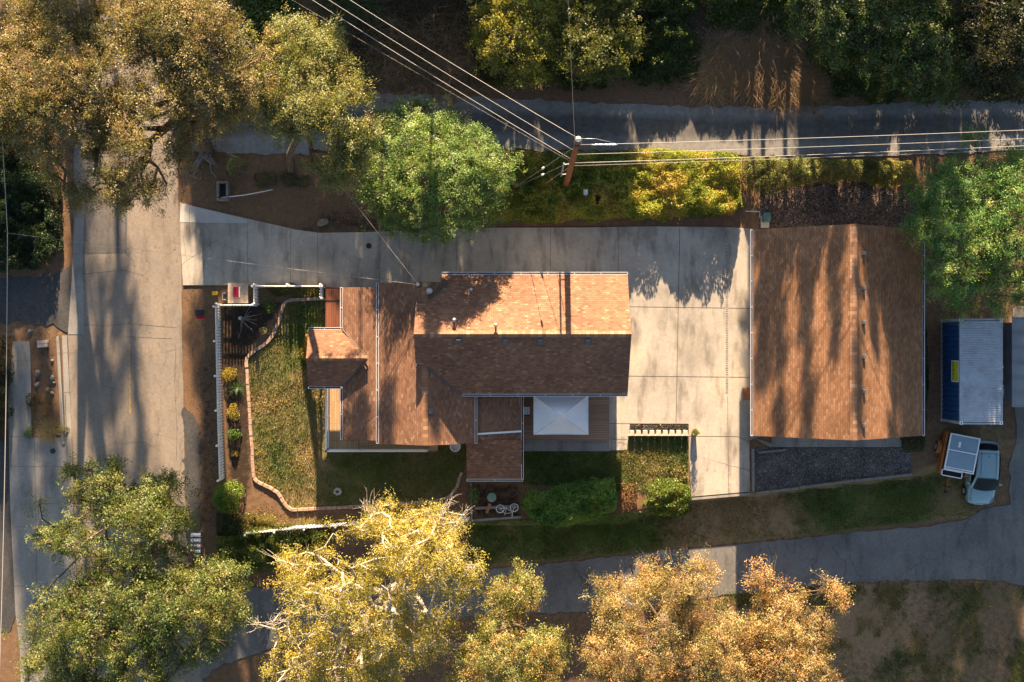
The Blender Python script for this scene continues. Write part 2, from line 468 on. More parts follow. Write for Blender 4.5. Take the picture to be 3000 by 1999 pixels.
def ragged(poly, amp, step, seed):
    r = np.random.default_rng(seed); out = []
    n = len(poly)
    for i in range(n):
        a = Vector(poly[i][:2]); b = Vector(poly[(i + 1) % n][:2]); k = max(1, int((b - a).length / step))
        nn = (b - a).normalized(); nn = Vector((-nn.y, nn.x))
        for j in range(k):
            q = a.lerp(b, j / k); out.append(q + nn * (r.normal() * amp if j else 0))
    return out

SHEETS = []
def sheet(name, poly_px, dz, mat, rag=0.0, step=0.4, spacing=0.6, seed=1, uvf=None, joints=None, solid=0.0, sink=True):
    """a paved surface that follows the ground; poly in photo pixels"""
    poly = [G(x, y) for x, y in poly_px]
    if sink: SHEETS.append([(p.x, p.y) for p in poly])
    pts = ragged(poly, rag, step, seed) if rag else ragged(poly, 0, 1.0, seed)
    n = len(pts)
    xs = [p[0] for p in pts]; ys = [p[1] for p in pts]
    gx, gy = np.meshgrid(np.arange(min(xs), max(xs), spacing), np.arange(min(ys), max(ys), spacing))
    gx, gy = gx.ravel(), gy.ravel()
    k = inside(pts, gx, gy) & (edge_dist(pts, gx, gy) > spacing * 0.35)
    vv = [Vector((p[0], p[1])) for p in pts] + [Vector((a, b)) for a, b in zip(gx[k], gy[k])]
    r = geometry.delaunay_2d_cdt(vv, [(i, (i + 1) % n) for i in range(n)], [], 1, 1e-4)
    V2 = np.array([tuple(p) for p in r[0]]); F = [tuple(f) for f in r[2]]
    z = terrain(V2[:, 0], V2[:, 1]) + dz
    mb = MB()
    vs = [(a, b, c) for (a, b), c in zip(V2, z)]
    fs = []
    for f in F:
        a, b, c = (V2[i] for i in f)
        fs.append(f if (b[0] - a[0]) * (c[1] - a[1]) - (b[1] - a[1]) * (c[0] - a[0]) > 0 else f[::-1])
    uvs = [[uvf(vs[i]) if uvf else (vs[i][0], vs[i][1]) for i in f] for f in fs]
    mb.add(vs, fs, uvs)
    if solid:   # a skirt so the edge is a real step
        bd = pts + [pts[0]]
        for a, b in zip(bd[:-1], bd[1:]):
            za = float(terrain(a[0], a[1])) + dz; zb = float(terrain(b[0], b[1])) + dz
            q = [(a[0], a[1], za), (b[0], b[1], zb), (b[0], b[1], zb - solid), (a[0], a[1], za - solid)]
            mb.add(q, [(0, 1, 2, 3)])
    if joints:
        for (x1, y1, x2, y2, w) in joints:
            A = G(x1, y1); B = G(x2, y2); m_ = max(1, int((B - A).length / 1.5)); d = (B - A).normalized(); s_ = Vector((-d.y, d.x, 0)) * w * .62 / 2
            for i in range(m_):
                p = A.lerp(B, i / m_); q = A.lerp(B, (i + 1) / m_)
                qs = [p - s_, q - s_, q + s_, p + s_]
                qs = [(t.x, t.y, float(terrain(t.x, t.y)) + dz + 0.004) for t in qs]
                mb.add(qs, [(0, 1, 2, 3)], mi=1)
    return struct(mb.build(name, [mat, M['joint']]))

# ------------------------------------------------------------------ foliage
def pal_pick(pal, t):
    pal = np.array(pal); n = len(pal) - 1
    t = np.clip(t, 0, 0.9999) * n; i = t.astype(int); f = (t - i)[:, None]
    return pal[i] * (1 - f) + pal[i + 1] * f

def leaves(name, pts, size, pal, tone, rng, parent=None, up=0.35, aspect=0.55, mat=None, bn=None):
    """one leaf-shaped quad per point"""
    n = len(pts)
    nv = rng.normal(size=(n, 3)); nv[:, 2] += up * 2.0
    if bn is not None: nv = bn + rng.normal(size=(n, 3)) * 0.33
    nv /= np.linalg.norm(nv, axis=1)[:, None]
    a = rng.normal(size=(n, 3)); u = np.cross(nv, a); u /= np.linalg.norm(u, axis=1)[:, None] + 1e-9
    w = np.cross(nv, u)
    L = (size * rng.uniform(0.65, 1.35, n))[:, None]
    dr = nv * L * 0.18
    q = np.stack([pts - u * L * 0.5, pts + w * L * aspect * 0.5 + dr, pts + u * L * 0.5, pts - w * L * aspect * 0.5 + dr], 1).reshape(-1, 3)
    f = np.arange(n * 4).reshape(-1, 4)
    c = pal_pick(pal, tone) * rng.uniform(0.82, 1.16, n)[:, None] * np.array([1.0, 1.14, 0.95])
    return np_mesh(name, q, f, mat or LEAF, parent, np.repeat(c, 4, 0))

def tubes_np(name, segs, mat, parent, sides=5):
    """segs: list of (p0, p1, r0, r1)"""
    A = np.array([s[0] for s in segs]); B = np.array([s[1] for s in segs]); R0 = np.array([s[2] for s in segs]); R1 = np.array([s[3] for s in segs])
    d = B - A; d /= np.linalg.norm(d, axis=1)[:, None] + 1e-9
    ref = np.where(np.abs(d[:, 2:3]) > 0.9, [[1., 0, 0]], [[0., 0, 1]])
    u = np.cross(d, ref); u /= np.linalg.norm(u, axis=1)[:, None] + 1e-9; w = np.cross(d, u)
    n = len(segs); vs = np.zeros((n, 2, sides, 3))
    for k in range(sides):
        t = 2 * math.pi * k / sides; o = u * math.cos(t) + w * math.sin(t)
        vs[:, 0, k] = A + o * R0[:, None]; vs[:, 1, k] = B + o * R1[:, None]
    base = np.arange(n)[:, None] * 2 * sides
    fs = np.concatenate([base + np.array([[k, (k + 1) % sides, sides + (k + 1) % sides, sides + k]]) for k in range(sides)])
    return np_mesh(name, vs.reshape(-1, 3), fs, mat, parent, smooth_=True)

def tree(name, label, cat, base, outline, z0, z1, pal, seed, nclump=200, leaf=0.13, per=260, rc=0.75, bark='bark', gaps=0.25,
         twigs=4, group=None, trunk_r=0.26, dead=0, fork=0.35, hue=0.6, up=0.35, sub=9, drop=0.25, aspect=0.55, shell=0.75, dead_pts=None, tilt=0.0):
    """outline: the crown's edge in photo pixels; every clump gets its own height, so the crown has real depth"""
    rng = np.random.default_rng(seed)
    b = G(*base) if not isinstance(base, Vector) else base
    o = empty(name, b, label, cat, group)
    ox = [p[0] for p in outline]; oy = [p[1] for p in outline]
    C = []; size = math.sqrt((max(ox) - min(ox)) * (max(oy) - min(oy)))
    tries = 0
    while len(C) < nclump and tries < 60000:
        tries += 1
        x = rng.uniform(min(ox), max(ox)); y = rng.uniform(min(oy), max(oy))
        if not inside(outline, np.array([x]), np.array([y]))[0]: continue
        e = float(edge_dist(outline, np.array([x]), np.array([y]))[0])
        m = rc / PX * 0.42
        if e < m and rng.random() > e / m: continue
        if vnoise(x, y, 85, seed) * .68 + vnoise(x, y, 34, seed + 9) * .32 < gaps * (1.25 if e < 90 else 1.0): continue
        f = min(1.0, e / (size * 0.36)); dome = math.sqrt(max(0.0, 1 - (1 - f) ** 2))
        top = z0 + (z1 - z0) * (0.18 + 0.82 * dome)
        lo = z0 + (z1 - z0) * 0.10 * dome
        top += (vnoise(x, y, 120, seed + 3) - 0.5) * (z1 - z0) * 0.35
        if tilt: top = z0 + (top - z0) * (1 - tilt * (max(ox) - x) / (max(ox) - min(ox)))
        z = top if rng.random() < shell else rng.uniform(min(lo, top - .1), top)
        p = P(x, y, z)
        if C:
            dd = np.linalg.norm(np.array(C) - np.array(p), axis=1).min()
            if dd < rc * 0.42 and rng.random() < 0.8: continue
        C.append(tuple(p))
    C = np.array(C); n = len(C)
    cen = C.mean(0)
    # skeleton: every clump joins the cheapest node already in the tree
    hz = b.z + max(0.5, (z0 - b.z) * fork + 0.4)
    t1 = np.array([b.x, b.y, hz]) * 1.0; t1[:2] = t1[:2] * 0.8 + cen[:2] * 0.2
    t2 = t1 * 0.45 + np.array([cen[0], cen[1], z0 + (z1 - z0) * 0.45]) * 0.55
    nodes = [np.array(b) - np.array([0, 0, 0.3]), t1, t2]; par = [-1, 0, 1]; cost = [0, hz, hz + np.linalg.norm(t2 - t1)]
    order = np.argsort(np.linalg.norm(C - t1, axis=1))
    ext = list(C[order])
    if dead_pts: ext += [np.array(P(*q)) for q in dead_pts]
    tips = []
    for q in ext:
        N = np.array(nodes)
        c = np.linalg.norm(N - q, axis=1) + 0.45 * np.array(cost) + np.maximum(0, N[:, 2] - q[2]) * 0.5
        c[0] = 1e9
        j = int(np.argmin(c)); L = np.linalg.norm(N[j] - q)
        if L > 0.9:
            k = 2 if L < 2.2 else 3
            pj = j
            for i in range(1, k):
                t = i / k
                mid = N[j] * (1 - t) + q * t + rng.normal(size=3) * 0.09 * L; mid[2] += 0.06 * L
                nodes.append(mid); par.append(pj); cost.append(cost[pj] + np.linalg.norm(mid - nodes[pj])); pj = len(nodes) - 1
            j = pj
        nodes.append(q); par.append(j); cost.append(cost[j] + np.linalg.norm(q - nodes[j])); tips.append(len(nodes) - 1)
    w = np.zeros(len(nodes))
    for t in tips: w[t] += 1
    for i in range(len(nodes) - 1, 0, -1): w[par[i]] += w[i]
    rad = trunk_r * (w / w[1]) ** 0.38; rad = np.maximum(rad, 0.014); rad[0] = trunk_r * 1.35
    segs = [(nodes[par[i]], nodes[i], min(rad[par[i]], rad[i] * 1.6) if par[i] > 1 else rad[par[i]], rad[i]) for i in range(1, len(nodes))]
    # twigs and leaves
    LP = []; LT = []; LN = []
    ch = rng.random(n) * hue
    for i in range(n):
        q = ext[i]
        r0 = rc * rng.uniform(0.7, 1.25)
        bare = rng.random() < dead
        S_ = rng.normal(size=(sub, 3)) * np.array([0.44, 0.44, 0.30]) * r0 + q
        for s in S_[:twigs]:
            segs.append((q, s, 0.016, 0.007))
            if bare or rng.random() < 0.3:
                for _ in range(3): segs.append((s, s + (s - q) * 0.5 + rng.normal(size=3) * 0.22, 0.008, 0.004))
        m = int(per * rng.uniform(0.6, 1.3)) if not bare else int(per * 0.1)
        k = rng.integers(0, sub, m)
        pt = S_[k] + rng.normal(size=(m, 3)) * np.array([0.145, 0.145, 0.085]) * r0 / 0.75
        LP.append(pt)
        cn = rng.normal(size=(sub, 3)) * 0.45 + (S_ - q) / (np.linalg.norm(S_ - q, axis=1)[:, None] + 1e-6) * 0.5 + np.array([0, 0, up * 1.8])
        cn /= np.linalg.norm(cn, axis=1)[:, None]; LN.append(cn[k])
        sh = rng.random(sub) * 0.5
        LT.append(np.clip(ch[i] * .85 + sh[k] + rng.normal(size=m) * 0.07, 0, 1))
    if dead_pts:
        for q in ext[n:]:
            for _ in range(11):
                a = q + (cen - q) * rng.uniform(0, .16) + rng.normal(size=3) * 0.05; bq = a + (q - cen) / np.linalg.norm(q - cen) * rng.uniform(.15, .6) + rng.normal(size=3) * .17
                segs.append((a, bq, 0.011, 0.007)); segs.append((bq, bq + (bq - a) * .5 + rng.normal(size=3) * .1, .007, .004)); segs.append((bq, bq + (bq - a) * .4 + rng.normal(size=3) * .12, .007, .004))
    tubes_np('trunk', segs, M[bark], o)
    leaves('crown', np.concatenate(LP), leaf, pal, np.concatenate(LT), rng, o, up, aspect, bn=np.concatenate(LN))
    return o

def shrub(name, label, cat, poly_px, h, pal, seed, dens=520, leaf=0.09, group=None, flat=0.0, dz=0.0, lump=0.35, stem=True, soft=0.6, gaps=0.0, layers=0.45, up=0.35, kind=None, hue=0.55, aspect=0.6):
    """a bush or hedge: leaves spread through the outer layer of a lumpy mound over the polygon (photo pixels at its foot)"""
    rng = np.random.default_rng(seed)
    poly = [G(x, y) for x, y in poly_px]; pl = [(p.x, p.y) for p in poly]
    xs = [p[0] for p in pl]; ys = [p[1] for p in pl]
    cx, cy = sum(xs) / len(xs), sum(ys) / len(ys)
    area = (max(xs) - min(xs)) * (max(ys) - min(ys))
    n = int(area * dens * (1 + h * 0.6))
    x = rng.uniform(min(xs) - .15, max(xs) + .15, n); y = rng.uniform(min(ys) - .15, max(ys) + .15, n)
    ins = inside(pl, x, y); e = edge_dist(pl, x, y); e = np.where(ins, e, -e)
    wob = (vnoise(x, y, 0.45, seed) - 0.5) * 0.45 + (vnoise(x, y, 1.3, seed + 1) - 0.5) * 0.5
    k = e + wob * min(1.0, soft) > 0
    if gaps: k &= vnoise(x, y, 0.9, seed + 5) > gaps
    x, y, e = x[k], y[k], np.maximum(0, e[k])
    rr = np.clip(e / max(0.15, soft), 0, 1); top = np.sqrt(1 - (1 - rr) ** 2)
    zt = h * (0.25 + 0.75 * top) * (1 + lump * (vnoise(x, y, 0.8, seed + 2) - 0.5) * 1.6 + lump * (vnoise(x, y, 0.28, seed + 4) - 0.5) * 0.8)
    dep = rng.random(len(x)) ** 1.6
    z = zt * (1 - layers * dep)
    side = rng.random(len(x)) < 0.3 * np.exp(-e / 0.25); z = np.where(side, zt * rng.random(len(x)), z)
    gz = terrain(x, y)
    pts = np.stack([x, y, gz + z + dz], 1)
    tone = np.clip(vnoise(x, y, 0.7, seed + 6) * hue + rng.random(len(x)) * 0.45, 0, 1)
    b = Vector((cx, cy, float(terrain(cx, cy))))
    if not stem:
        o = leaves(name, pts, leaf, pal, tone, rng, None, up, aspect)
        if kind: o['kind'] = kind
        else: tag(o, label, cat, group)
        return o
    o = empty(name, b, label, cat, group)
    leaves('foliage', pts, leaf, pal, tone, rng, o, up, aspect)
    segs = []
    idx = rng.choice(len(pts), min(len(pts), 26 + int(area * 3)), replace=False)
    for i in idx:
        q = pts[i]; r = np.array([q[0] + rng.normal() * .1, q[1] + rng.normal() * .1, float(terrain(q[0], q[1])) - 0.05])
        mid = (q + r) / 2 + rng.normal(size=3) * .06
        segs += [(r, mid, 0.018, 0.013), (mid, q, 0.013, 0.005)]
    tubes_np('stems', segs, M['bark'], o)
    return o

def blades_np(cent, n, length, width, droop, rng, spread=1.0):
    """arching grass blades, returned as verts and quads"""
    cent = np.repeat(cent, n, 0); m = len(cent)
    a = rng.uniform(0, 2 * math.pi, m); L = length * rng.uniform(0.55, 1.2, m)
    lean = np.clip(rng.normal(0.55, 0.3, m), 0.05, 1.3) * spread
    d = np.stack([np.cos(a), np.sin(a), np.zeros(m)], 1); s = np.stack([-np.sin(a), np.cos(a), np.zeros(m)], 1)
    K = 4; vs = np.zeros((m, K, 2, 3))
    for k in range(K):
        t = k / (K - 1)
        hor = L * (np.sin(lean) * t + droop * t * t * 0.45); ver = L * (np.cos(lean) * t - droop * t * t * 0.5)
        c = cent + d * hor[:, None] + np.array([0, 0, 1.0]) * np.maximum(0.01, ver)[:, None]
        w = width * (1 - 0.85 * t) * 0.5
        vs[:, k, 0] = c - s * w; vs[:, k, 1] = c + s * w
    base = np.arange(m)[:, None] * K * 2
    fs = np.concatenate([base + np.array([[2 * k, 2 * k + 1, 2 * k + 3, 2 * k + 2]]) for k in range(K - 1)])
    return vs.reshape(-1, 3), fs, m, K * 2

def tussock(name, label, cat, px, py, n, length, pal, seed, spread_px=20, width=0.02, droop=0.6, group=None, lean=1.0, ncent=14):
    if name == 'dry_grass': ncent = 60; droop = 1.15
    rng = np.random.default_rng(seed)
    b = G(px, py)
    c = np.array(b) + np.stack([rng.normal(size=ncent) * spread_px * PX, rng.normal(size=ncent) * spread_px * PX, np.zeros(ncent)], 1)
    c[:, 2] = terrain(c[:, 0], c[:, 1])
    v, f, m, k = blades_np(c, max(1, n // ncent), length, width, droop, rng, lean)
    col = np.repeat(pal_pick(pal, rng.random(m)), k, 0)
    o = np_mesh(name, v, f, LEAF, None, col)
    return tag(o, label, cat, group)

def tube_obj(name, pts, r, mat, label, cat, group=None, n=5):
    o = MB().tube(pts, r, n).build(name, mat, smooth_=True)
    return tag(o, label, cat, group)

def catenary(a, b, sag, n=18):
    a = Vector(a); b = Vector(b)
    return [a.lerp(b, i / n) - Vector((0, 0, sag * 4 * (i / n) * (1 - i / n))) for i in range(n + 1)]

# ================================================================== SETTING: ground, roads, paving
def T(tx, ty, ox, oy): return (ox + tx / 2.24, oy + ty / 2.24)
EDGE = [T(x, y, 700, 650) for x, y in ((550, 505), (430, 510), (330, 515), (300, 530), (285, 580), (265, 650), (235, 730), (190, 790), (120, 840), (62, 875), (48, 905), (55, 970), (62, 1100), (72, 1250), (82, 1400), (90, 1500))] + \
       [T(x, y, 700, 1299) for x, y in ((87, 0), (92, 120), (97, 220), (120, 250), (200, 290), (255, 320), (280, 360), (310, 410), (345, 437), (540, 427), (800, 412), (1000, 397), (1150, 390), (1300, 378), (1380, 350), (1430, 290), (1450, 210), (1480, 165))]

drive_poly = [(528, 594), (600, 612), (725, 641), (800, 658), (870, 674), (935, 683), (1062, 681), (1250, 674), (1400, 668), (1700, 667), (1905, 664), (2120, 666), (2200, 670),
              (2215, 1000), (2230, 1278), (2195, 1290), (2196, 1440), (2025, 1455), (2018, 1330), (2017, 1242), (1845, 1242), (1836, 1318), (1784, 1320), (1784, 1150),
              (1400, 1100), (1100, 850), (955, 842), (955, 835), (760, 836), (537, 836), (530, 700)]
street_poly = [(216, -300), (217, 640), (212, 800), (200, 985), (205, 1150), (212, 1350), (222, 1600), (232, 1999), (240, 2300), (600, 2300), (620, 2060), (590, 1980), (600, 1900), (575, 1700),
               (545, 1560), (540, 1300), (533, 950), (531, 700), (522, 560), (510, 400), (500, 200), (500, -300)]
lane_n = [(500, 300), (700, 290), (900, 276), (1100, 274), (1300, 280), (1500, 290), (1800, 305), (2050, 313), (2200, 315), (2400, 312), (2700, 300), (3000, 292), (3400, 285),
          (3400, 430), (3000, 440), (2700, 452), (2450, 460), (2200, 458), (1900, 446), (1700, 438), (1500, 438), (1300, 442), (1000, 450), (700, 450), (500, 440)]
lane_s = [(590, 1740), (735, 1722), (900, 1722), (1100, 1715), (1300, 1690), (1450, 1664), (1600, 1652), (1900, 1619), (2200, 1591), (2500, 1559), (2700, 1543), (2830, 1522), (2880, 1490), (2960, 1478),
          (2966, 900), (3400, 900), (3400, 1700), (3000, 1716), (2930, 1700), (2790, 1697), (2500, 1707), (2400, 1716), (2200, 1735), (2000, 1760), (1700, 1792), (1450, 1800), (1200, 1830), (900, 1875), (760, 1912), (640, 1955), (590, 1990)]
sheet('street', street_poly, 0.03, M['street'], 0.02, 0.5, seed=3, joints=[(219, 806, 290, 799, .05), (290, 799, 365, 792, .03), (365, 792, 420, 808, .025), (245, 950, 300, 955, .04), (300, 955, 380, 949, .03), (380, 949, 520, 961, .03), (372, 987, 505, 993, .03),
    (516, 1010, 512, 1120, .035), (512, 1120, 519, 1260, .03), (519, 1260, 517, 1350, .03), (340, 1190, 350, 1250, .02), (350, 1250, 338, 1300, .02), (338, 1300, 420, 1294, .02), (420, 1294, 455, 1312, .02), (478, 600, 482, 720, .02), (455, 1312, 470, 1250, .02), (300, 1310, 338, 1300, .02)])
sheet('lane', lane_n, 0.035, M['lane_n'], 0.07, 0.4, seed=4, uvf=lambda v: (v[0], v[1] - float(V(np.interp(v[0] / PX + 1500, [500, 1300, 2200, 3400], [370, 361, 387, 358])))))
sheet('lane', lane_s, 0.04, M['lane'], 0.05, 0.4, seed=5)
sheet('side_road', [(-400, 818), (100, 814), (170, 800), (205, 780), (219, 770), (214, 960), (196, 975), (170, 960), (120, 948), (-400, 946)], 0.037, M['asphalt'], 0.13, 0.3, seed=6)
sheet('side_road', [(-500, 1282), (26, 1282), (32, 1500), (44, 1760), (48, 1800), (30, 1850), (-500, 1860)], 0.03, M['asphalt'], 0.02, 0.5, seed=7)
sheet('street_patch', [(246, 560), (372, 560), (372, 742), (246, 744)], 0.036, paving('patch_asphalt', (0.115, 0.11, 0.108), 0.12, 0.12, None), 0.015, 0.4, seed=8, sink=False)
sheet('driveway', drive_poly, 0.07, M['concrete'], 0, seed=9, solid=0.5, joints=[
    (725, 641, 727, 836, .035), (851, 668, 852, 836, .03), (931, 683, 932, 836, .035), (1113, 681, 1112, 838, .03), (1337, 672, 1337, 800, .03), (1613, 667, 1612, 802, .04), (1811, 667, 1811, 802, .04),
    (1991, 667, 1980, 1240, .05), (1835, 899, 2200, 904, .05), (1835, 1102, 2210, 1106, .05), (1785, 1241, 2017, 1242, .05), (2017, 1278, 2160, 1279, .05), (2160, 1279, 2200, 1296, .05), (2131, 1160, 2134, 1440, .04),
    (537, 690, 560, 836, .02), (557, 600, 557, 690, .03), (1784, 1286, 1836, 1288, .03)])
sheet('driveway_apron', [(528, 595), (600, 613), (725, 642), (725, 655), (528, 652)], 0.078, M['concrete_new'], 0, seed=10, sink=False, joints=[(557, 603, 557, 652, .03)])
mb = MB()
for i in range(18):
    a = G(2129, 695 + i * 25.5); b = G(2129, 695 + (i + 1) * 25.5 - 2)
    mb.span(a.x - .09, a.x + .09, b.y, a.y, 0.06, 0.079)
    for k in range(4): mb.span(a.x - .07, a.x + .07, b.y + .05 + k * .12, b.y + .10 + k * .12, 0.06, 0.083, mi=1)
tag(mb.build('trench_drain', [M['trench'], M['slot']]), 'narrow grey slotted drain running down the sunlit concrete courtyard', 'drain')
# left pavement
sheet('pavement', [(28, 1282), (212, 1282), (222, 1600), (232, 1999), (240, 2200), (70, 2200), (60, 1900), (48, 1800), (33, 1500)], 0.10, M['concrete_side'], 0, seed=11, solid=0.3, joints=[
    (32, 1367, 215, 1367, .03), (38, 1543, 215, 1543, .03), (44, 1716, 222, 1716, .03), (103, 1282, 116, 1999, .03), (193, 1150, 203, 1500, .03), (50, 1900, 220, 1900, .03)])
sheet('pavement', [(40, 1000), (88, 1000), (92, 1058), (94, 1282), (28, 1282), (26, 1160)], 0.10, M['concrete_side'], 0, seed=12, solid=0.3, joints=[(40, 1058, 92, 1058, .03), (28, 1279, 92, 1279, .03)])
sheet('gutter', [(183, 983), (197, 983), (212, 1282), (193, 1282)], 0.06, M['concrete_side'], 0, seed=13, joints=[(186, 1150, 208, 1150, .03)])
sheet('gutter', [(219, 640), (246, 640), (246, 980), (200, 980), (212, 800)], 0.045, M['concrete_side'], 0, seed=14, joints=[(214, 745, 246, 745, .02), (212, 842, 246, 842, .02)])
sheet('kerb', [(168, 987), (176, 983), (193, 1300), (183, 1300)], 0.16, M['concrete_side'], 0, seed=15, solid=0.25)
sheet('road_shoulder', [(540, 1190), (566, 1215), (590, 1300), (586, 1480), (590, 1700), (575, 1700), (545, 1560), (541, 1300)], 0.034, M['asphalt'], 0.10, 0.25, seed=16)
mk = paint('worn_yellow_paint', (0.30, 0.21, 0.09), 0.9, 0.3, 6)
sheet('road_marking', [T(x, y, 0, 650) for x, y in ((845, 800), (853, 800), (862, 1260), (850, 1260))], 0.037, mk, 0.008, 0.2, seed=17, sink=False)
# paving round the house
sheet('patio', [(1528, 1285), (1786, 1288), (1786, 1322), (1528, 1322)], 0.05, M['concrete_side'], 0, seed=18, solid=0.2, joints=[(1660, 1288, 1660, 1322, .02)])
sheet('garage_walk', [(2196, 1278), (2260, 1300), (2260, 1270), (2644, 1270), (2644, 1310), (2254, 1310)], 0.055, M['concrete_side'], 0, seed=19, solid=0.2, joints=[(x, 1285, x, 1310, .02) for x in (2328, 2397, 2455, 2538)])
sheet('gravel_bed', [(2207, 1312), (2650, 1312), (2672, 1330), (2668, 1386), (2500, 1404), (2340, 1425), (2209, 1440)], 0.03, M['gravel'], 0.03, 0.3, seed=20)
sheet('gravel_bed', [(2225, 560), (2320, 545), (2420, 540), (2560, 545), (2690, 575), (2740, 640), (2690, 700), (2225, 690)], 0.03, M['mulch'], 0.12, 0.3, seed=21)

# the ground itself: one sheet, fine in view and coarse far out
gx = np.concatenate([np.linspace(-400, -46, 14)[:-1], np.arange(-46, 46.01, 0.25), np.linspace(46, 400, 14)[1:]])
gy = np.concatenate([np.linspace(-400, -32, 14)[:-1], np.arange(-32, 34.01, 0.25), np.linspace(34, 400, 14)[1:]])
X, Y = np.meshgrid(gx, gy)
Z = terrain(X, Y)
for pl in SHEETS:
    m = inside(pl, X, Y)
    m[m] = edge_dist(pl, X[m], Y[m]) > 0.3
    Z[m] -= 0.06
pX, pY = X / PX + 1500, -Y / PX + 999.5
def mask(poly, soft=18):
    ins = inside(poly, pX, pY); e = edge_dist(poly, pX, pY)
    return np.clip(np.where(ins, e, -e) / soft * 0.5 + 0.5, 0, 1)
lawn_poly = EDGE + [(1391, 1300), (1391, 1100), (952, 1100), (952, 880)]
grass = mask(lawn_poly, 6)
grass = np.maximum(grass, mask([(1786, 1278), (2016, 1278), (2016, 1455), (1786, 1440)], 6))
grass = np.maximum(grass, mask([(1528, 1318), (1786, 1322), (1786, 1430), (1528, 1420)], 6))
grass = np.maximum(grass, mask([(1370, 1530), (1600, 1520), (2000, 1490), (2200, 1450), (2680, 1395), (2780, 1350), (2880, 1420), (2880, 1520), (2500, 1565), (1900, 1625), (1450, 1670), (1370, 1690)], 10))
grass = np.maximum(grass, 0.42 * mask([(2450, 1700), (3060, 1700), (3060, 2100), (2450, 2100), (2330, 1900)], 40))
grass = np.maximum(grass, 0.5 * mask([(2740, 1240), (2960, 1240), (2960, 1480), (2740, 1420)], 20))
dry = np.maximum(mask([(1980, 1440), (2280, 1440), (2380, 1560), (1980, 1625)], 60), 0)
dry = np.maximum(dry, mask([(2150, 1720), (2700, 1690), (2760, 1999), (2100, 1999)], 120) * 0.8)
dry = np.maximum(dry, mask([(2060, 120), (2250, 90), (2420, 160), (2480, 280), (2250, 300), (2060, 290)], 110) * 0.6)
dry = np.maximum(dry, mask([(1080, 90), (1480, 60), (1480, 260), (1000, 270)], 60) * 0.45)
dry = np.maximum(dry, mask([(0, 946), (190, 946), (190, 1000), (0, 1000)], 20) * 0.4)
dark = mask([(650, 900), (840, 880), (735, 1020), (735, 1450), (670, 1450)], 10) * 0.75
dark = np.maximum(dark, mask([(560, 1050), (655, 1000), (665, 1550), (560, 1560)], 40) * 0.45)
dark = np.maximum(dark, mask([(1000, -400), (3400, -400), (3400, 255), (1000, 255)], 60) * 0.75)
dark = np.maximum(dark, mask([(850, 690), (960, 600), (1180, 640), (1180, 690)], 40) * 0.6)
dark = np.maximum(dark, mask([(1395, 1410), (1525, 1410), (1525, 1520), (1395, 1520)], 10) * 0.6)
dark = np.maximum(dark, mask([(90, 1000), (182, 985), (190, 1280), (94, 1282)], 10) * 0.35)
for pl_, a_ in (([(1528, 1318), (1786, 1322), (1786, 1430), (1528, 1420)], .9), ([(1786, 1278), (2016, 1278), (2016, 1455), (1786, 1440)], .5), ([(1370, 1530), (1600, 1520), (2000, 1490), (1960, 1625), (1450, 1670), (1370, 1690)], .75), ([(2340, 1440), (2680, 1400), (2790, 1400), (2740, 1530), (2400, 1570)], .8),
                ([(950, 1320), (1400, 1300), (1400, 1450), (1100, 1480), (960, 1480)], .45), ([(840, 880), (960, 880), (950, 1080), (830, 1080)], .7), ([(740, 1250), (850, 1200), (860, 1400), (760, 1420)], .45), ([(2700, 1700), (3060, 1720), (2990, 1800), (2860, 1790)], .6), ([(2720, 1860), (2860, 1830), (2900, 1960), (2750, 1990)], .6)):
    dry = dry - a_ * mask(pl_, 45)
me = bpy.data.meshes.new('ground')
nx, ny = len(gx), len(gy)
vs = np.stack([X, Y, Z], 2).reshape(-1, 3)
ii = (np.arange(ny - 1)[:, None] * nx + np.arange(nx - 1)[None]).reshape(-1, 1)
fs = ii + np.array([[0, 1, nx + 1, nx]])

